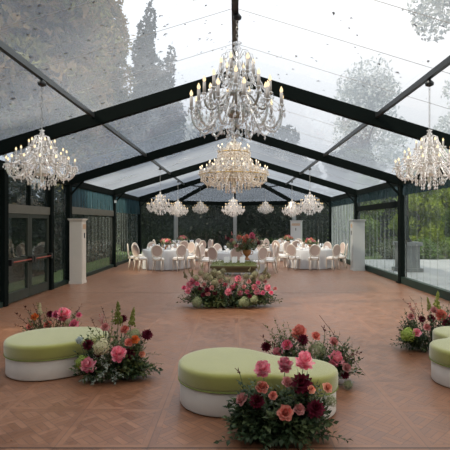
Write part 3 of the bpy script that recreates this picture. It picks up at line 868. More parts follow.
# 1 in front of the near ottoman
Y = 3.80
f1 = [fl('peony', 'pink', 304, 359, 10, Y+.05, .1, -.4), fl('peony', 'pink', 285, 363, 8.5, Y+.08, 0, -.3), fl('peony', 'pink', 263, 367, 9, Y, -.2, -.5),
      fl('dahlia', 'burg', 302, 381, 11, Y-.08), fl('dahlia', 'burg', 315, 406, 9, Y-.16), fl('dahlia', 'burg', 257, 399, 7.5, Y-.14),
      fl('rose', 'coral', 262, 385, 6.5, Y-.1), fl('rose', 'coral', 273, 394, 4.5, Y-.16), fl('rose', 'coral', 285, 410, 8, Y-.22, 0, -1.2),
      fl('rose', 'dusty', 299, 407, 6, Y-.17), fl('rose', 'dusty', 242.5, 397, 6.5, Y-.1, -.9, -.6), fl('rose', 'dusty', 287, 380, 5.5, Y-.05),
      fl('rose', 'peach', 327, 386, 5.5, Y-.05, .5), fl('rose', 'peach', 311, 388, 4.5, Y-.13), fl('hydrangea', 'sage', 331, 399, 6, Y-.02),
      fl('berry_sprig', 'burg', 240, 372, 6, Y), fl('hydrangea', 'sage', 247, 412, 5.5, Y-.08)]
OB = [(-.10, 4.60, .56, .47), (.66, 4.36, .42, .47), (.28, 4.46, .39, .47)]
x0 = .40
arrangement('bouquet of pink peonies, coral roses and dark burgundy dahlias in front of the nearest ottoman', x0-.04, Y, .40, .24, .60, f1, 260, leaves=('leaf', 'leaf_d', 'leaf_d'), L=.075, W=.04,
            extra=[('leaf_w', [((x0-.1, Y, .1), (x0-.38, Y-.02, .33)), ((x0-.1, Y, .1), (x0-.32, Y-.1, .24)), ((x0+.1, Y, .1), (x0+.36, Y-.03, .34)), ((x0+.1, Y-.05, .1), (x0+.3, Y-.1, .42))], 14, .035, .016),
                   ('leaf_d', [((x0, Y-.05, .06), (x0-.52, Y-.2, .05)), ((x0, Y-.05, .06), (x0+.5, Y-.18, .06)), ((x0, Y-.05, .06), (x0+.2, Y-.36, .05)), ((x0, Y-.05, .06), (x0-.2, Y-.36, .05))], 16, .07, .035)], blockers=OB)
# 2 behind the near ottoman
Y = 5.12; x0 = .86
f2 = [fl('peony', 'coral', 299, 331, 8.5, Y, 0, -.7), fl('dahlia', 'burg', 303, 338, 5.5, Y-.12), fl('rose', 'coral', 315.6, 334.5, 4.8, Y, .3), fl('rose', 'hot', 287, 343, 5.5, Y-.05, -.3),
      fl('peony', 'pink', 278, 351, 6, Y-.05, -.4), fl('hydrangea', 'sage', 317, 347, 9, Y-.05), fl('peony', 'pink', 335, 357, 8.5, Y-.12, .4, -.6), fl('rose', 'dusty', 333.5, 340, 5, Y, .4),
      fl('dahlia', 'burg', 266, 345, 5, Y+.02), fl('rose', 'dusty', 346, 366, 5, Y-.2, .6), fl('hydrangea', 'sage', 348, 383, 5, Y-.25, .6), fl('berry_sprig', 'burg', 325, 330, 6, Y+.05), fl('dahlia', 'burg', 345, 374, 4, Y-.2)]
arrangement('bouquet with a large coral peony and pale hydrangea behind the nearest ottoman', x0, Y, .50, .2, .72, f2, 210, leaves=('leaf', 'leaf_y', 'leaf_d'), L=.07, W=.032,
            extra=[('leaf_w', [((x0+.2, Y-.1, .1), (x0+.40, Y-.3, .1)), ((x0+.2, Y-.1, .1), (x0+.44, Y-.25, .2))], 14, .035, .018),
                   ('leaf_m', [((x0+.1, Y, .75), (x0+.55, Y-.2, .16))], 3, .03, .015),
                   ('leaf_y', [((x0-.2, Y, .2), (x0-.52, Y+.05, .62)), ((x0-.2, Y, .2), (x0-.40, Y+.05, .68)), ((x0-.2, Y, .2), (x0-.30, Y+.05, .64)), ((x0-.2, Y, .2), (x0-.46, Y+.02, .54)), ((x0-.2, Y, .2), (x0-.35, Y+.0, .58)), ((x0-.2, Y, .2), (x0-.50, Y+.02, .44))], 13, .06, .032),
                   ('leaf_m', [((x0-.2, Y, .2), (x0-.55, Y, .50)), ((x0+.3, Y-.1, .2), (x0+.50, Y-.2, .38))], 10, .05, .026)], blockers=OB)
# 3 at the right end of the left ottoman
Y = 5.30; x0 = -1.44
f3 = [fl('peony', 'pink', 88.6, 363, 8, Y-.27, -.2), fl('peony', 'pink', 118.7, 351, 8.5, Y-.24, .1), fl('hydrangea', 'cream', 102, 344, 9, Y-.2), fl('hydrangea', 'lime', 82, 360, 7.5, Y-.22),
      fl('dahlia', 'burg', 88, 343, 5.5, Y-.15), fl('dahlia', 'burg', 147, 333, 5.5, Y, .6), fl('dahlia', 'burg', 123, 317.5, 4, Y+.05), fl('rose', 'orange', 135, 338, 4.5, Y-.1), fl('rose', 'coral', 128.5, 341, 4.5, Y-.12),
      fl('dahlia', 'burg', 130, 352, 6, Y-.12), fl('hydrangea', 'sage', 134.6, 332, 6, Y), fl('flower_spike', 'plume', 118, 321, 10.5, Y-.02, 0, 0), fl('flower_spike', 'plume', 131, 323, 8.5, Y+.02, .15, 0),
      fl('rose', 'peach', 142, 353, 3.5, Y-.1, .4), fl('rose', 'coral', 125, 328, 4.5, Y), fl('rose', 'dusty', 105, 325.6, 4.5, Y), fl('hydrangea', 'blue', 79.5, 339, 4, Y-.22, -.5), fl('dahlia', 'burg', 98, 352, 4.5, Y-.16),
      fl('berry_sprig', 'dusty', 103, 325, 7, Y+.08, -.2, 0)]
OL = [(-2.32, 5.55, .62, .5), (-1.96, 5.70, .50, .5), (-2.14, 5.62, .54, .5)]
arrangement('bouquet with cream hydrangea, deep pink peony and green spikes at the left ottoman', x0, Y-.04, .46, .24, .68, f3, 240, leaves=('leaf', 'leaf_d', 'leaf_y'), L=.075, W=.036,
            extra=[('leaf_w', [((x0-.05, Y-.2, .12), (x0-.12, Y-.38, .05)), ((x0+.05, Y-.2, .12), (x0+.12, Y-.38, .06)), ((x0, Y-.2, .2), (x0+.02, Y-.36, .22)), ((x0-.1, Y-.2, .1), (x0-.26, Y-.32, .06)), ((x0, Y-.2, .15), (x0+.2, Y-.36, .12)), ((x0, Y-.2, .15), (x0-.03, Y-.38, .13))], 12, .045, .028),
                   ('leaf_y', [((x0-.05, Y, .3), (x0-.02, Y+.05, .74)), ((x0+.05, Y, .3), (x0+.22, Y+.05, .66)), ((x0-.05, Y, .3), (x0-.28, Y, .56)), ((x0+.1, Y, .3), (x0+.36, Y, .48))], 12, .06, .030),
                   ('leaf', [((x0+.1, Y, .15), (x0+.58, Y-.05, .16)), ((x0+.1, Y, .2), (x0+.55, Y-.02, .26)), ((x0+.1, Y, .2), (x0+.48, Y-.1, .10)), ((x0+.1, Y, .2), (x0+.42, Y, .5))], 16, .045, .016),
                   ('leaf_m', [((x0-.05, Y+.05, .3), (x0-.16, Y+.1, .78)), ((x0-.05, Y+.05, .3), (x0-.25, Y+.0, .66))], 9, .045, .024)], blockers=OL)
# 4 behind the left ottoman
Y = 6.42; x0 = -2.62
f4 = [fl('rose', 'orange', 35, 315.5, 4, Y, -.2), fl('peony', 'pink', 64.5, 312, 7.5, Y, .1), fl('rose', 'hot', 56.6, 313, 4.5, Y), fl('peony', 'hot', 74, 323, 5, Y-.1, .2), fl('rose', 'coral', 48, 323, 4, Y-.08), fl('rose', 'coral', 30, 325, 3.5, Y-.05),
      fl('hydrangea', 'cream', 68, 321, 4, Y-.05), fl('flower_spike', 'cream', 40, 313, 5.5, Y+.03, 0, 0), fl('dahlia', 'burg', 50, 313, 3.5, Y+.05), fl('rose', 'hot', 79, 314, 3, Y)]
arrangement('loose pink bouquet with maroon leaves half hidden behind the left ottoman', x0, Y, .44, .2, .68, f4, 150, leaves=('leaf', 'leaf_y', 'leaf_m'), L=.055, W=.03,
            extra=[('leaf_m', [((x0-.2, Y, .2), (x0-.50, Y, .50)), ((x0-.2, Y, .2), (x0-.48, Y-.05, .36)), ((x0-.2, Y, .2), (x0-.38, Y, .60)), ((x0-.1, Y, .2), (x0-.25, Y, .62)), ((x0+.2, Y, .2), (x0+.42, Y, .62))], 11, .05, .03)], blockers=OL)
# 5 behind the right ottoman
Y = 6.42; x0 = 2.80
f5 = [fl('hydrangea', 'lime', 408, 332, 7.5, Y-.18, -.5), fl('dahlia', 'burg', 431, 317, 4, Y-.05), fl('dahlia', 'burg', 422, 318, 3.5, Y-.08), fl('rose', 'dusty', 411, 315.5, 3.5, Y-.05, -.4), fl('peony', 'coral', 441, 313, 6, Y-.05), fl('rose', 'pink', 416.7, 331, 4.5, Y-.2),
      fl('rose', 'dusty', 434, 309, 4, Y), fl('flower_spike', 'plume', 436, 308, 9, Y+.05, .1, 0), fl('flower_spike', 'plume', 430, 308, 6, Y+.05, -.2, 0), fl('peony', 'hot', 452, 318, 6, Y), fl('rose', 'dusty', 427, 326, 4, Y-.15), fl('dahlia', 'burg', 446, 322, 4.5, Y-.1),
      fl('berry_sprig', 'dusty', 415, 313, 7, Y, -.4, 0), fl('rose', 'coral', 455, 308, 4, Y)]
ORR = [(2.61, 5.10, .46, .47), (2.92, 5.76, .46, .47), (3.36, 5.14, .46, .47)]
arrangement('dark bouquet with a lime green ball bloom behind the right cloverleaf ottoman', x0, Y, .46, .25, .76, f5, 210, leaves=('leaf_d', 'leaf', 'leaf_d'), L=.06, W=.03,
            extra=[('leaf_m', [((x0-.1, Y, .3), (x0-.42, Y, .72)), ((x0-.1, Y, .3), (x0-.3, Y, .74))], 7, .04, .02)], blockers=ORR)
# 6 long mound in front of the display table
Y = 9.75; x0 = -.14
f6 = []
def sc6(kind, mt, pl):
    for (px, py, r) in pl: f6.append(fl(kind, mt, px, py, r, Y - .36 + max(0, (302-py))*.0125 + random.uniform(-.05, .05)))
sc6('peony', 'pink', [(190, 284, 4), (193, 280, 3.6), (188, 290, 3.4), (228, 291, 4), (232, 287, 3.4), (238, 278, 3.8), (257, 291, 3.8), (254, 286, 3.2), (268, 287, 3.6), (240, 292, 3.2)])
sc6('rose', 'hot', [(184, 287, 2.6), (197, 283, 2.6), (225, 284, 2.6), (247, 291, 2.6), (263, 292, 2.6), (271, 292, 2.4), (236, 284, 2.4), (258, 282, 2.4)])
sc6('rose', 'dusty', [(204, 284, 2.6), (212, 287, 2.8), (220, 281, 2.4), (249, 281, 2.4), (208, 293, 2.6), (275, 288, 2.2), (244, 286, 2.4), (265, 281, 2.2)])
sc6('dahlia', 'burg', [(207, 289, 3), (215, 292, 2.6), (203, 294, 2.4), (250, 296, 2.4), (221, 296, 2.4), (200, 288, 2.2)])
sc6('hydrangea', 'sage', [(197, 300, 5.6), (244, 300, 5.8), (254, 298, 4.6)])
sc6('hydrangea', 'olive', [(207, 275, 4.6), (214, 271, 4.0), (221, 276, 4.6), (215, 281, 4.2), (227, 279, 3.4), (223, 270, 3.4), (246, 275, 3.4), (255, 273, 3.8), (262, 277, 3.8), (196, 277, 3.6), (201, 272, 3.2), (268, 275, 3.2)])
sc6('flower_spike', 'olive', [(186, 276, 4.4), (192, 274, 4), (264, 272, 4.6), (269, 276, 4)])
sc6('hydrangea', 'cream', [(211, 277, 2.4), (219, 272, 2.2), (251, 276, 2.2)])
sc6('flower_spike', 'cream', [(202, 267, 3.4), (259, 268, 3.2), (190, 272, 2.8), (249, 270, 2.6)])
arrangement('long low mound of pink blooms and greenery on the floor before the moss display table', x0, Y, .98, .34, .80, f6, 420, leaves=('leaf', 'leaf_y', 'leaf_d', 'leaf'), L=.085, W=.042, reach=.95)

# ------------------------------------------------------------------ moss display table with cards and urn
t = thing('display_table', (0, 11.0, 0), 'wooden table spread with green moss behind the long flower mound', 'table')
TX0, TX1, TY0, TY1, TZ = -.58, .52, -.62, .62, .80
b = MB(); b.box((TX0, TY0, TZ-.05), (TX1, TY1, TZ)); b.build('tabletop', m['wood'], t)
b = MB(); b.box((TX0+.05, TY0+.04, TZ-.15), (TX1-.05, TY0+.07, TZ-.05)); b.box((TX0+.05, TY1-.07, TZ-.15), (TX1-.05, TY1-.04, TZ-.05))
b.box((TX0+.05, TY0+.07, TZ-.15), (TX0+.08, TY1-.07, TZ-.05)); b.box((TX1-.08, TY0+.07, TZ-.15), (TX1-.05, TY1-.07, TZ-.05)); b.build('apron', m['wood'], t)
for sx in (TX0+.07, TX1-.07):
    for sy in (TY0+.07, TY1-.07):
        b = MB(); b.lathe([(.02, 0), (.028, .1), (.035, TZ-.15), (.035, TZ-.05)], 8, (sx, sy, 0)); b.build('leg', m['wood'], t)
mo = MB(); nx, ny = 30, 26; vs = []; fs = []
for i in range(nx+1):
    for j in range(ny+1):
        u, v = i/nx, j/ny
        edge = min(u, 1-u, v, 1-v)
        z = TZ + .004 + min(1, edge*8)*(.022 + .02*math.sin(u*17+v*5)*math.sin(v*15+u*3) + random.uniform(0, .014))
        vs.append((TX0+.02 + (TX1-TX0-.04)*u + random.uniform(-.006, .006), TY0+.02 + (TY1-TY0-.04)*v, z))
for i in range(nx):
    for j in range(ny):
        a = i*(ny+1)+j; fs.append((a, a+ny+1, a+ny+2, a+1))
mo.add(vs, fs, True)
for q in range(900):
    p = Vector((random.uniform(TX0, TX1), random.uniform(TY0, TY1), TZ + random.uniform(.01, .05)))
    add_leaf(mo, p, Vector((random.uniform(-1, 1), random.uniform(-1, 1), random.uniform(.2, 1))), Vector((0, 0, 1)), .035, .016)
o = mo.build('moss_cover', m['moss'], t)
mc = thing('place_card', (0, 0, 0))
cd = MB(); cd.add([(-.022, -.02, 0), (.022, -.02, 0), (.022, 0, .13), (-.022, 0, .13), (.022, .02, 0), (-.022, .02, 0)], [(0, 1, 2, 3), (3, 2, 4, 5)])
cd.build('folded_card', m['card'], mc)
lb = ['left', 'middle', 'right']
cards = []
for g in range(3):
    for r in range(2):
        for c in range(2):
            cards.append((-.235 + g*.185 + c*.062 + r*.02, 10.62 + r*.16, g, r, c))
for i, (x, y, g, r, c) in enumerate(cards):
    o = mc if i == 0 else copy_tree(mc)
    o.location = (x, y, TZ+.066); o.rotation_euler.z = random.uniform(-.25, .25)
    tag(o, 'small white folded card standing on the moss in the %s cluster' % lb[g], 'card', 'white cards on moss, %s cluster' % lb[g])

def vase(loc, label):
    t = thing('flower_urn', loc, label, 'vase')
    b = MB(); b.lathe([(.0001, 0), (.075, 0), (.08, .02), (.035, .05), (.03, .08), (.075, .12), (.11, .18), (.105, .23), (.12, .25), (.10, .245), (.08, .18)], 18); b.build('bowl', m['terracotta'], t)
    for s in (-1, 1):
        h = MB(); h.tube([(s*.10, 0, .22), (s*.15, 0, .21), (s*.15, 0, .15), (s*.09, 0, .13)], .009, 6); h.build('handle', m['terracotta'], t)
    return t
ux, uy, uz = .30, 11.35, TZ+.075
vase((ux, uy, uz), 'bronze terracotta urn holding the tall central bouquet on the moss table')
uf = []
def scU(kind, mt, pl, y):
    for (px, py, r) in pl: uf.append(fl(kind, mt, px, py, r, y + random.uniform(-.15, .1)))
scU('peony', 'hot', [(252, 235, 3.6)], uy); scU('peony', 'coral', [(239, 237, 3.2), (245, 241, 3.0), (247, 236, 2.6)], uy)
scU('rose', 'dusty', [(232, 240, 2.6), (241, 246, 2.8), (250, 243, 2.6), (256, 239, 2.4), (236, 245, 2.4)], uy); scU('rose', 'coral', [(244, 237, 2.4), (253, 241, 2.2)], uy)
scU('dahlia', 'burg', [(259, 242, 2.4), (228, 238, 1.8)], uy); scU('hydrangea', 'sage', [(231, 246, 3.0), (238, 249, 2.6), (234, 242, 2.4), (249, 248, 2.4)], uy); scU('hydrangea', 'cream', [(228, 244, 2.0), (242, 249, 1.8)], uy); scU('flower_spike', 'dusty', [(226, 238, 2.4), (232, 234, 2.0)], uy)
arrangement('tall loose bouquet of coral and hot pink blooms in the urn on the moss table', ux-.02, uy, .50, .34, .62, uf, 95, 'flower_bouquet', uz+.245, ('leaf', 'leaf_y', 'leaf_w'), .07, .030, group='table bouquets', reach=.9, base=.15)

# ------------------------------------------------------------------ tables, chairs, settings
def make_chair():
    t = thing('dining_chair')
    s = MB(); s.lathe([(.0001, .40), (.19, .40), (.225, .41), (.23, .44), (.22, .455), (.0001, .455)], 20); s.build('seat', m['chairwood'], t)
    c = MB(); c.lathe([(.0001, .457), (.205, .457), (.215, .475), (.19, .50), (.10, .512), (.0001, .515)], 20); c.build('cushion', m['cushion'], t)
    for (x, y) in ((-.15, .15), (.15, .15)):
        l = MB(); l.lathe([(.013, 0), (.016, .05), (.026, .34), (.03, .37), (.024, .40)], 8, (x, y, 0)); l.build('leg', m['chairwood'], t)
    for x in (-.15, .15):
        l = MB(); l.tube([(x*1.05, -.23, 0), (x, -.18, .22), (x, -.16, .40)], [.014, .02, .024], 8); l.build('leg', m['chairwood'], t)
    for x in (-1, 1):
        p = MB(); p.tube([(x*.14, -.18, .42), (x*.15, -.205, .52), (x*.17, -.225, .60)], .018, 7); p.build('back_post', m['chairwood'], t)
    # oval back
    zc, rx, rz = .76, .195, .215
    pos = lambda a, k=1.0: Vector((rx*k*math.cos(a), -.222 - .10*(rz*k*math.sin(a) + .15) , zc + rz*k*math.sin(a)))
    f = MB(); N = 28
    f.tube([pos(2*PI*i/N) for i in range(N+1)], .023, 7, caps=False); f.build('back_frame', m['chairwood'], t)
    pn = MB(); vs = []; fs = []
    for d in (-.008, .008):
        vs += [pos(2*PI*i/N, .94) + Vector((0, d, 0)) for i in range(N)]
    fs = [tuple(range(N-1, -1, -1)), tuple(range(N, 2*N))] + [(i, (i+1) % N, (i+1) % N + N, i+N) for i in range(N)]
    pn.add(vs, fs); pn.build('back_panel', m['chairback'], t)
    return t
chair0 = make_chair(); first = [True]

def make_cloth(R, H):
    N = 120; prof = []
    vs, fs = [], []
    rows = [(0.0001, H), (R*.5, H), (R*.97, H), (R, H-.006), (R+.008, H-.03)] + [(R+.012+.03*u, H-.03-(H-.05)*u) for u in (.2, .4, .6, .8, 1.0)]
    for j, (r, z) in enumerate(rows):
        drop = max(0, (H-.03-z)/(H-.05))
        for i in range(N):
            a = 2*PI*i/N; w = drop*(.030*math.sin(17*a) + .014*math.sin(41*a+1))
            vs.append(((r+w)*math.cos(a), (r+w)*math.sin(a), z))
    for j in range(len(rows)-1):
        for i in range(N):
            a = j*N+i; b = j*N+(i+1) % N; fs.append((b, a, a+N, b+N))
    o = MB(); o.add(vs, fs, True); return o
ORD = ['', 'first', 'second', 'third', 'fourth', 'fifth']
proto = {}
def dining(tx, ty, a0, short, where, R=.9, H=.75, nch=10, rr=1.22, bouquet=True, fl_mats=('coral', 'pink', 'peach')):
    t = thing('round_table', (tx, ty, 0), 'round dining table under the white cloth, %s' % where, 'table', 'round dining tables')
    b = MB(); b.lathe([(.0001, H-.035), (R-.01, H-.035), (R-.005, H-.02), (R-.01, H-.006), (.0001, H-.006)], 40); b.build('tabletop', m['wood'], t)
    b = MB(); b.lathe([(.30, 0), (.30, .03), (.05, .06), (.05, H-.035)], 14); b.build('pedestal', m['wood'], t)
    c = link('tablecloth', make_cloth(R, H).data('tablecloth', m['cloth']), None, (tx, ty, 0))
    tag(c, 'white floor-length cloth on the round table %s' % where, 'tablecloth', 'white tablecloths')
    for k in range(nch):
        a = a0 + 360/nch*k
        a = (a + 180) % 360 - 180
        ar = R_(a)
        o = chair0 if first[0] else copy_tree(chair0); first[0] = False
        o.location = (tx + rr*math.sin(ar), ty - rr*math.cos(ar), 0); o.rotation_euler.z = ar + R_(random.uniform(-4, 4))
        ks = round(abs(a)/(360/nch)); sd = 'leftward' if a < 0 else 'rightward'
        pos = 'the one nearest the viewer' if ks == 0 else ('the farthest one' if ks == nch//2 else '%s %s from the nearest' % (ORD[ks], sd))
        tag(o, 'whitewashed oval-back chair at %s, %s' % (short, pos), 'chair', 'oval-back chairs around the dining tables')
        # setting
        for nm in ('plate', 'wine_glass', 'napkin'):
            if nm not in proto:
                p = MB()
                if nm == 'plate':
                    p.lathe([(.0001, .004), (.08, .004), (.13, .016), (.135, .018), (.13, .010), (.08, 0), (.0001, 0)], 20); proto[nm] = p.data(nm, m['china'])
                elif nm == 'wine_glass':
                    p.lathe([(.0001, 0), (.036, .002), (.006, .01), (.004, .09), (.03, .12), (.041, .16), (.034, .21), (.032, .21), (.038, .16), (.028, .125), (.0001, .10)], 12); proto[nm] = p.data(nm, m['stem_glass'])
                else:
                    p.add([(-.05, -.05, 0), (.05, -.05, 0), (.05, .05, 0), (-.05, .05, 0), (0, 0, .13), (0, -.06, .05), (.06, 0, .05), (0, .06, .05), (-.06, 0, .05)],
                          [(0, 5, 4), (5, 1, 4), (1, 6, 4), (6, 2, 4), (2, 7, 4), (7, 3, 4), (3, 8, 4), (8, 0, 4), (3, 2, 1, 0)]); proto[nm] = p.data(nm, m['cushion'])
            rad = {'plate': .70, 'wine_glass': .50, 'napkin': .70}[nm]; da = {'plate': 0, 'wine_glass': .14, 'napkin': 0}[nm]
            z = H + {'plate': .0015, 'wine_glass': .0015, 'napkin': .0075}[nm]
            s = link(nm, proto[nm], None, (tx + rad*math.sin(ar+da), ty - rad*math.cos(ar+da), z), random.uniform(0, 3))
            lbl = {'plate': 'white dinner plate on the cloth of %s', 'wine_glass': 'clear wine glass on the cloth of %s', 'napkin': 'white folded napkin on a plate at %s'}[nm] % short
            tag(s, lbl, {'plate': 'plate', 'wine_glass': 'glass', 'napkin': 'napkin'}[nm], {'plate': 'plates', 'wine_glass': 'wine glasses', 'napkin': 'napkins'}[nm] + ' on ' + short)
    if bouquet:
        g = []
        for q in range(16):
            a = 2.4*q; r = .20*math.sqrt((q+.5)/16); z = H + .30 + .13*(1-(r/.2)**2)*random.uniform(.7, 1.1)
            kd = ('peony', 'rose', 'rose', 'hydrangea')[q % 4]
            g.append((kd, fl_mats[q % 3] if kd != 'hydrangea' else 'cream', tx + r*math.cos(a), ty + r*math.sin(a), z, random.uniform(.05, .075), math.cos(a)*r*4, math.sin(a)*r*4 - .3))
        v = thing('flower_vase', (tx, ty, H+.0015), 'low bronze vase under the bouquet on the round table %s' % where, 'vase', 'bronze vases on the dining tables')
        b = MB(); b.lathe([(.0001, 0), (.06, 0), (.03, .04), (.05, .09), (.09, .14), (.085, .16), (.04, .10)], 14); b.build('body', m['terracotta'], v)
        arrangement('%s bouquet in the vase on the round table %s' % ({'coral': 'coral and pink', 'dusty': 'dusty pink'}[fl_mats[0]], where), tx, ty, .30, .30, .30, g, 50, 'flower_bouquet', H+.165, ('leaf', 'leaf_y'), .06, .03, group='table bouquets', base=.18)
dining(-2.78, 18.0, -4, 'the left front table', 'at left, nearer the viewer')
dining(3.06, 18.3, -3, 'the right front table', 'at right, nearer the viewer')
dining(.12, 16.5, -2, 'the centre table', 'in the middle behind the moss table', bouquet=False)
dining(-2.55, 22.0, 10, 'the left rear table', 'at left rear', fl_mats=('dusty', 'pink', 'dusty'))
dining(2.62, 22.2, 7, 'the right rear table', 'at right rear', fl_mats=('dusty', 'coral', 'pink'))

# ------------------------------------------------------------------ the garden
g = MB(); g.add([(-90, -60, -.15), (90, -60, -.15), (90, 120, -.15), (-90, 120, -.15)], [(0, 1, 2, 3)]); tag(g.build('ground', m['lawn']), kind='structure')
g = MB(); g.box((5.4, -6, -.149), (16, 23.6, -.11)); tag(g.build('path_right', m['paving']), kind='structure')

def leaf_cloud(name, blobs, count, size, mt, parent, seed, fill=.75, droop=0.0):
    """leaves over a union of ellipsoids: (x, y, z, rx, ry, rz)"""
    rng = np.random.default_rng(seed)
    B = np.array(blobs, float); vol = (B[:, 3]*B[:, 4]*B[:, 5])**(2/3); idx = rng.choice(len(B), count, p=vol/vol.sum())
    d = rng.normal(size=(count, 3)); d /= np.linalg.norm(d, axis=1)[:, None]
    rad = np.where(rng.random(count) < fill, rng.uniform(.82, 1.06, count), rng.uniform(.3, .9, count))
    # lumps on the surface
    rad *= 1 + .10*np.sin(d[:, 0]*9 + idx)*np.sin(d[:, 2]*8 + idx*2) + .06*np.sin(d[:, 1]*17 + d[:, 2]*13)
    c = B[idx, :3] + d*B[idx, 3:]*rad[:, None]
    u = rng.normal(size=(count, 3)) + d*.3; u[:, 2] -= droop; u /= np.linalg.norm(u, axis=1)[:, None]
    w = np.cross(u, rng.normal(size=(count, 3))); w /= np.linalg.norm(w, axis=1)[:, None]
    s = size*rng.uniform(.6, 1.4, count)[:, None]
    V = np.stack([c - u*s, c + w*s*.45, c + u*s, c - w*s*.45], 1).reshape(-1, 3)
    me = bpy.data.meshes.new(name)
    me.vertices.add(len(V)); me.vertices.foreach_set('co', V.astype(np.float32).ravel())
    me.loops.add(count*4); me.loops.foreach_set('vertex_index', np.arange(count*4, dtype=np.int32))
    me.polygons.add(count); me.polygons.foreach_set('loop_start', np.arange(0, count*4, 4, dtype=np.int32)); me.polygons.foreach_set('loop_total', np.full(count, 4, np.int32))
    me.materials.append(m[mt]); me.update(calc_edges=True); me.validate()
    return link(name, me, parent)

def trunk(parent, h, r, branches=4, top=None):
    b = MB(); b.tube([(0, 0, -.05), (.04, .03, h*.4), (0, .05, h)], [r*1.3, r, r*.45], 8)
    for q in range(branches):
        a = q*2.4; z = h*(.45 + .12*q); L = h*.2
        b.tube([(0, .03, z), (math.cos(a)*L*.5, math.sin(a)*L*.5, z+L*.45), (math.cos(a)*L, math.sin(a)*L, z+L*.75)], [r*.5, r*.3, r*.12], 6)
    return b.build('trunk', m['bark'], parent)

def blobs_round(h, R, k, seed, low=.25):
    rng = np.random.default_rng(seed); out = []
    for q in range(k):
        a = rng.uniform(0, 2*PI); u = rng.uniform(low, .95); rr = R*.62*math.sqrt(1 - (2*abs(u-.5))**2.2)*rng.uniform(.3, 1)
        s = R*rng.uniform(.30, .50)
        out.append((rr*math.cos(a), rr*math.sin(a), h*u, s, s, s*.85))
    return out
def blobs_cone(h, R, k, low=.04):
    return [(0.12*R*math.sin(q*5), .12*R*math.cos(q*5), h*(low + (1-low)*(q+.5)/k), R*(1-(q/k))**.75*(1 if q > 1 else .8)+.05, R*(1-(q/k))**.75+.05, h/k*1.2) for q in range(k)]

def tree(name, loc, h, R, mt, label, seed, count=4000, size=.2, cone=False, group=None, low=.25, k=16, blobs=None, cat='tree', tr=True, fill=.75):
    t = thing(name, (loc[0], loc[1], -.15), label, cat, group)
    leaf_cloud('foliage', blobs or (blobs_cone(h, R, 14) if cone else blobs_round(h, R, k, seed, low)), count, size, mt, t, seed, fill)
    if tr: trunk(t, h*.8, max(.05, h*.018), 0 if cone else 4)
    return t
# left: tall trees seen through the roof, cypresses; added shade trees beside and behind the viewer
tree('broadleaf_tree', (-10.7, 22.2), 17, 4.9, 'f_olive', 'huge brownish tree towering over the left side of the roof', 3, 26000, .26, k=40, low=.36)
tree('broadleaf_tree', (-12.6, 40.5), 24, 4.3, 'f_olive', 'tall slim olive tree between the huge brownish tree and the cypresses', 11, 24000, .26, k=60, low=.15)
tree('broadleaf_tree', (-11.4, 8.4), 15, 4.4, 'f_olive', 'tall olive tree outside the double door, over the near left roof', 8, 20000, .26, k=34, low=.15)
tree('broadleaf_tree', (-11.8, -1.4), 15, 4.6, 'f_mid', 'unseen shade tree added outside the nearest part of the left wall', 9, 16000, .28, k=30, low=.15)  # out of view, added to keep sun off the interior
tree('broadleaf_tree', (-11.6, -11.0), 15, 4.6, 'f_mid', 'unseen shade tree added left of the tent, behind where the viewer stands', 10, 14000, .3, k=30, low=.15)  # out of view as well, added to block sun from the rear left
for i, x in enumerate((-5.2, 1.6, 8.4)):
    tree('garden_tree', (x, -15), 13, 3.3, 'f_mid', 'unseen shade tree added behind where the viewer stands', 110+i, 8000, .3, k=26, low=.1, group='added shade trees behind the viewer')  # unseen row, added to darken the near end of the tent
tree('cypress_tree', (-6.9, 35.6), 18.4, 2.7, 'f_cyp', 'tall pointed cypress seen through the roof left of the big chandelier', 4, 24000, .18, True)
tree('cypress_tree', (-6.3, 43), 18.0, 2.6, 'f_cyp', 'shorter cypress right beside the tall pointed one', 5, 12000, .2, True)
def hedge(loc, n, dx, dy, h, w, mt, label, count, size, seed, cat='hedge', name='garden_hedge'):
    t = thing(name, (loc[0], loc[1], -.15), label, cat)
    leaf_cloud('foliage', [(dx*q, dy*q, h*z, w, .8, h*.36) for q in range(n) for z in (.3, .68)], count, size, mt, t, seed)
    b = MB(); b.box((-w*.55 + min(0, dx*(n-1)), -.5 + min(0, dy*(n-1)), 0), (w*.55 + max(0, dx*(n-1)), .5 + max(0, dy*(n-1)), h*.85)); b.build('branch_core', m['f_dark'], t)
    return t
hedge((-7.6, 11.8), 16, 0, 1.0, 3.4, .6, 'f_dark', 'high dark hedge along the lawn outside the left wall', 16000, .11, 61)
hedge((-7.4, 31.2), 15, .95, 0, 4.4, .7, 'f_dark', 'high dark hedge outside the far curved end of the tent', 20000, .13, 62)
# behind the far end
for i, (x, y, h, R) in enumerate([(-1.9, 38.6, 9.9, 2.9), (3.8, 36.8, 9.2, 3.0), (10.4, 41, 9.4, 3.0), (.8, 43.5, 10, 3.0)]):
    tree('evergreen_tree', (x, y), h, R, 'f_dark', 'dark evergreen in the row beyond the far end of the tent', 40+i, 11000, .24, group='evergreens beyond the far end', low=.08, k=22)
hd = thing('box_hedge', (2.9, 29.5, -.15), 'low clipped green hedge just outside the far end, right of centre', 'hedge')
leaf_cloud('foliage', [(-2.0+q*.5, 0, .45, .42, .4, .48) for q in range(9)], 5000, .06, 'f_box', hd, 60)
tree('distant_tree', (-12.5, 47), 14.5, 4.6, 'f_hazed', 'big hazy tree far behind the left roof panels', 103, 12000, .3, k=26, low=.2)
tree('distant_tree', (-4.2, 52), 13.5, 4.4, 'f_hazed', 'hazy tree far behind the roof beside the cypresses', 104, 11000, .3, k=26, low=.2)
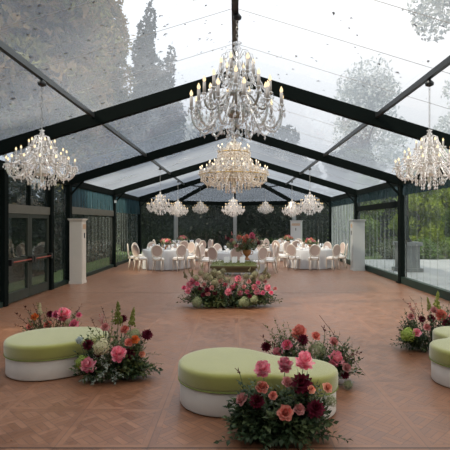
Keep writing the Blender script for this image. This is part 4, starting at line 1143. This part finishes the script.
# right garden
for i, (x, y, h, R, mt, lb_) in enumerate([
        (7.6, 26.9, 4.6, 1.45, 'f_sun2', 'green tree behind the middle right wall panel, next to the grey cabinet'), (11.1, 27.2, 5.4, 1.6, 'f_sun', 'yellow-green tree straight behind the stone lamp pedestal'),
        (14.4, 27.6, 5.6, 1.9, 'f_sun2', 'bright green tree at the right edge beyond the paving'), (9.2, 32.4, 7.0, 2.2, 'f_mid', 'darker green tree set back behind the right garden trees'),
        (14.4, 32.4, 7.0, 2.1, 'f_sun', 'taller yellow-green tree set back at the right')]):
    tree('garden_tree', (x, y), h, R, mt, lb_, 70+i, 11000, .13, low=.08, k=24)
hedge((8.0, 36.2), 12, 1.1, 0, 4.8, .8, 'f_sun2', 'high green hedge closing the garden beyond the right wall', 13000, .14, 64)
for i, (x, y, R, mt) in enumerate([(8.6, 24.6, .72, 'f_mid'), (10.3, 24.6, .72, 'f_box'), (12.2, 24.8, .8, 'f_sun2')]):
    s = thing('garden_shrub', (x, y, -.15), ['dark rounded shrub at the end of the paving, left of the stone pedestal', 'rounded shrub at the end of the paving behind the stone pedestal', 'bright rounded shrub at the end of the paving, right of the stone pedestal'][i], 'shrub')
    leaf_cloud('foliage', [(0, 0, R*.7, R, R, R*.8), (.2, .5, R*.5, R*.7, R*.8, R*.6), (0, -.6, R*.5, R*.7, R*.8, R*.6)], 3600, .08, mt, s, 90+i)
tree('leaning_tree', (7.6, 11.6), 10.5, 2.9, 'f_hazed', 'leafy grey-green tree whose branch overhangs the roof at top right', 100, 8000, .075, k=14, low=.55, blobs=[(-2.2, 0, 7.9, .9, .9, .8), (-1.4, .5, 8.8, 1.0, 1.1, .9), (-.4, 0, 9.4, 1.4, 1.3, 1.1), (.8, 0, 9.2, 1.4, 1.4, 1.2), (-2.6, -.3, 7.1, .45, .5, .55), (0, 0, 8, 1.3, 1.3, 1)])
tree('distant_tree', (14.0, 48), 18.5, 4.6, 'f_hazed', 'pale distant tree crown seen through the roof above the right rafters', 101, 9000, .2, k=22, low=.45)
tree('distant_tree', (22.5, 43), 15.5, 4.0, 'f_hazed', 'pale distant tree crown nearest the right edge of the roof', 102, 8000, .2, k=20, low=.4)
# stone pedestal with lamp post
t = thing('garden_lamp', (6.85, 17.9, -.11), 'stone pedestal with a dark lamp post outside the right wall', 'garden lamp')
b = MB(); b.box((-.46, -.46, 0), (.46, .46, .14)); b.box((-.36, -.36, .14), (.36, .36, 1.02)); b.box((-.44, -.44, 1.02), (.44, .44, 1.16)); b.build('pedestal', m['stone'], t)
b = MB(); b.lathe([(.20, 1.16), (.12, 1.28), (.07, 1.4), (.055, 2.0), (.05, 3.3)], 10); b.build('lamp_post', m['frame'], t)
b = MB(); b.lathe([(.05, 3.3), (.16, 3.42), (.18, 3.75), (.20, 3.77), (.05, 3.95), (.0001, 4.02)], 8); b.build('lantern', m['frame'], t)

# ------------------------------------------------------------------ light
W = bpy.data.worlds.new('sky'); scene.world = W; W.use_nodes = True
nt = W.node_tree; nt.nodes.clear()
out = nt.nodes.new('ShaderNodeOutputWorld'); bg = nt.nodes.new('ShaderNodeBackground'); tc = nt.nodes.new('ShaderNodeTexCoord')
SUN = Vector((-.80, -.35, .80)).normalized()
dp = nt.nodes.new('ShaderNodeVectorMath'); dp.operation = 'DOT_PRODUCT'; dp.inputs[1].default_value = Vector((.75, .2, .6)).normalized()   # the brighter, thinner cloud to the right
nt.links.new(tc.outputs['Generated'], dp.inputs[0])
mr = nt.nodes.new('ShaderNodeMapRange'); mr.inputs[1].default_value = -.5; mr.inputs[2].default_value = .8
nt.links.new(dp.outputs['Value'], mr.inputs[0])
rp = nt.nodes.new('ShaderNodeValToRGB'); rp.color_ramp.elements[0].color = (.62, .73, .90, 1); rp.color_ramp.elements[1].color = (1.0, .985, .955, 1)
nt.links.new(mr.outputs[0], rp.inputs[0]); nt.links.new(rp.outputs[0], bg.inputs[0]); 
# overcast sky: about three times brighter overhead than at the horizon
sp = nt.nodes.new('ShaderNodeSeparateXYZ'); nt.links.new(tc.outputs['Generated'], sp.inputs[0])
zz = nt.nodes.new('ShaderNodeMath'); zz.operation = 'MAXIMUM'; zz.inputs[1].default_value = 0; nt.links.new(sp.outputs[2], zz.inputs[0])
zm = nt.nodes.new('ShaderNodeMath'); zm.operation = 'MULTIPLY_ADD'; zm.inputs[1].default_value = 1.45; zm.inputs[2].default_value = .47; nt.links.new(zz.outputs[0], zm.inputs[0])
nt.links.new(zm.outputs[0], bg.inputs[1])
nt.links.new(bg.outputs[0], out.inputs[0])

L = bpy.data.lights.new('sun', 'SUN'); L.energy = 3.0; L.color = (1, .88, .70); L.angle = R_(4)
so = bpy.data.objects.new('sun', L); COL.objects.link(so)
so.rotation_euler = SUN.to_track_quat('Z', 'Y').to_euler(); so.location = (-30, -10, 30)

# ------------------------------------------------------------------ camera
cam = bpy.data.cameras.new('camera'); co = bpy.data.objects.new('camera', cam); COL.objects.link(co)
co.location = (0, 0, 1.8); co.rotation_euler = (PI/2, 0, 0)
cam.sensor_width = 36; cam.lens = 36; cam.shift_x = -10/450; cam.shift_y = -2/450; cam.clip_end = 400
scene.camera = co
scene.view_settings.view_transform = 'Standard'; scene.view_settings.look = 'None'
scene.view_settings.exposure = .54; scene.view_settings.gamma = 1; scene.view_settings.use_curve_mapping = False
scene.cycles.transparent_max_bounces = 24
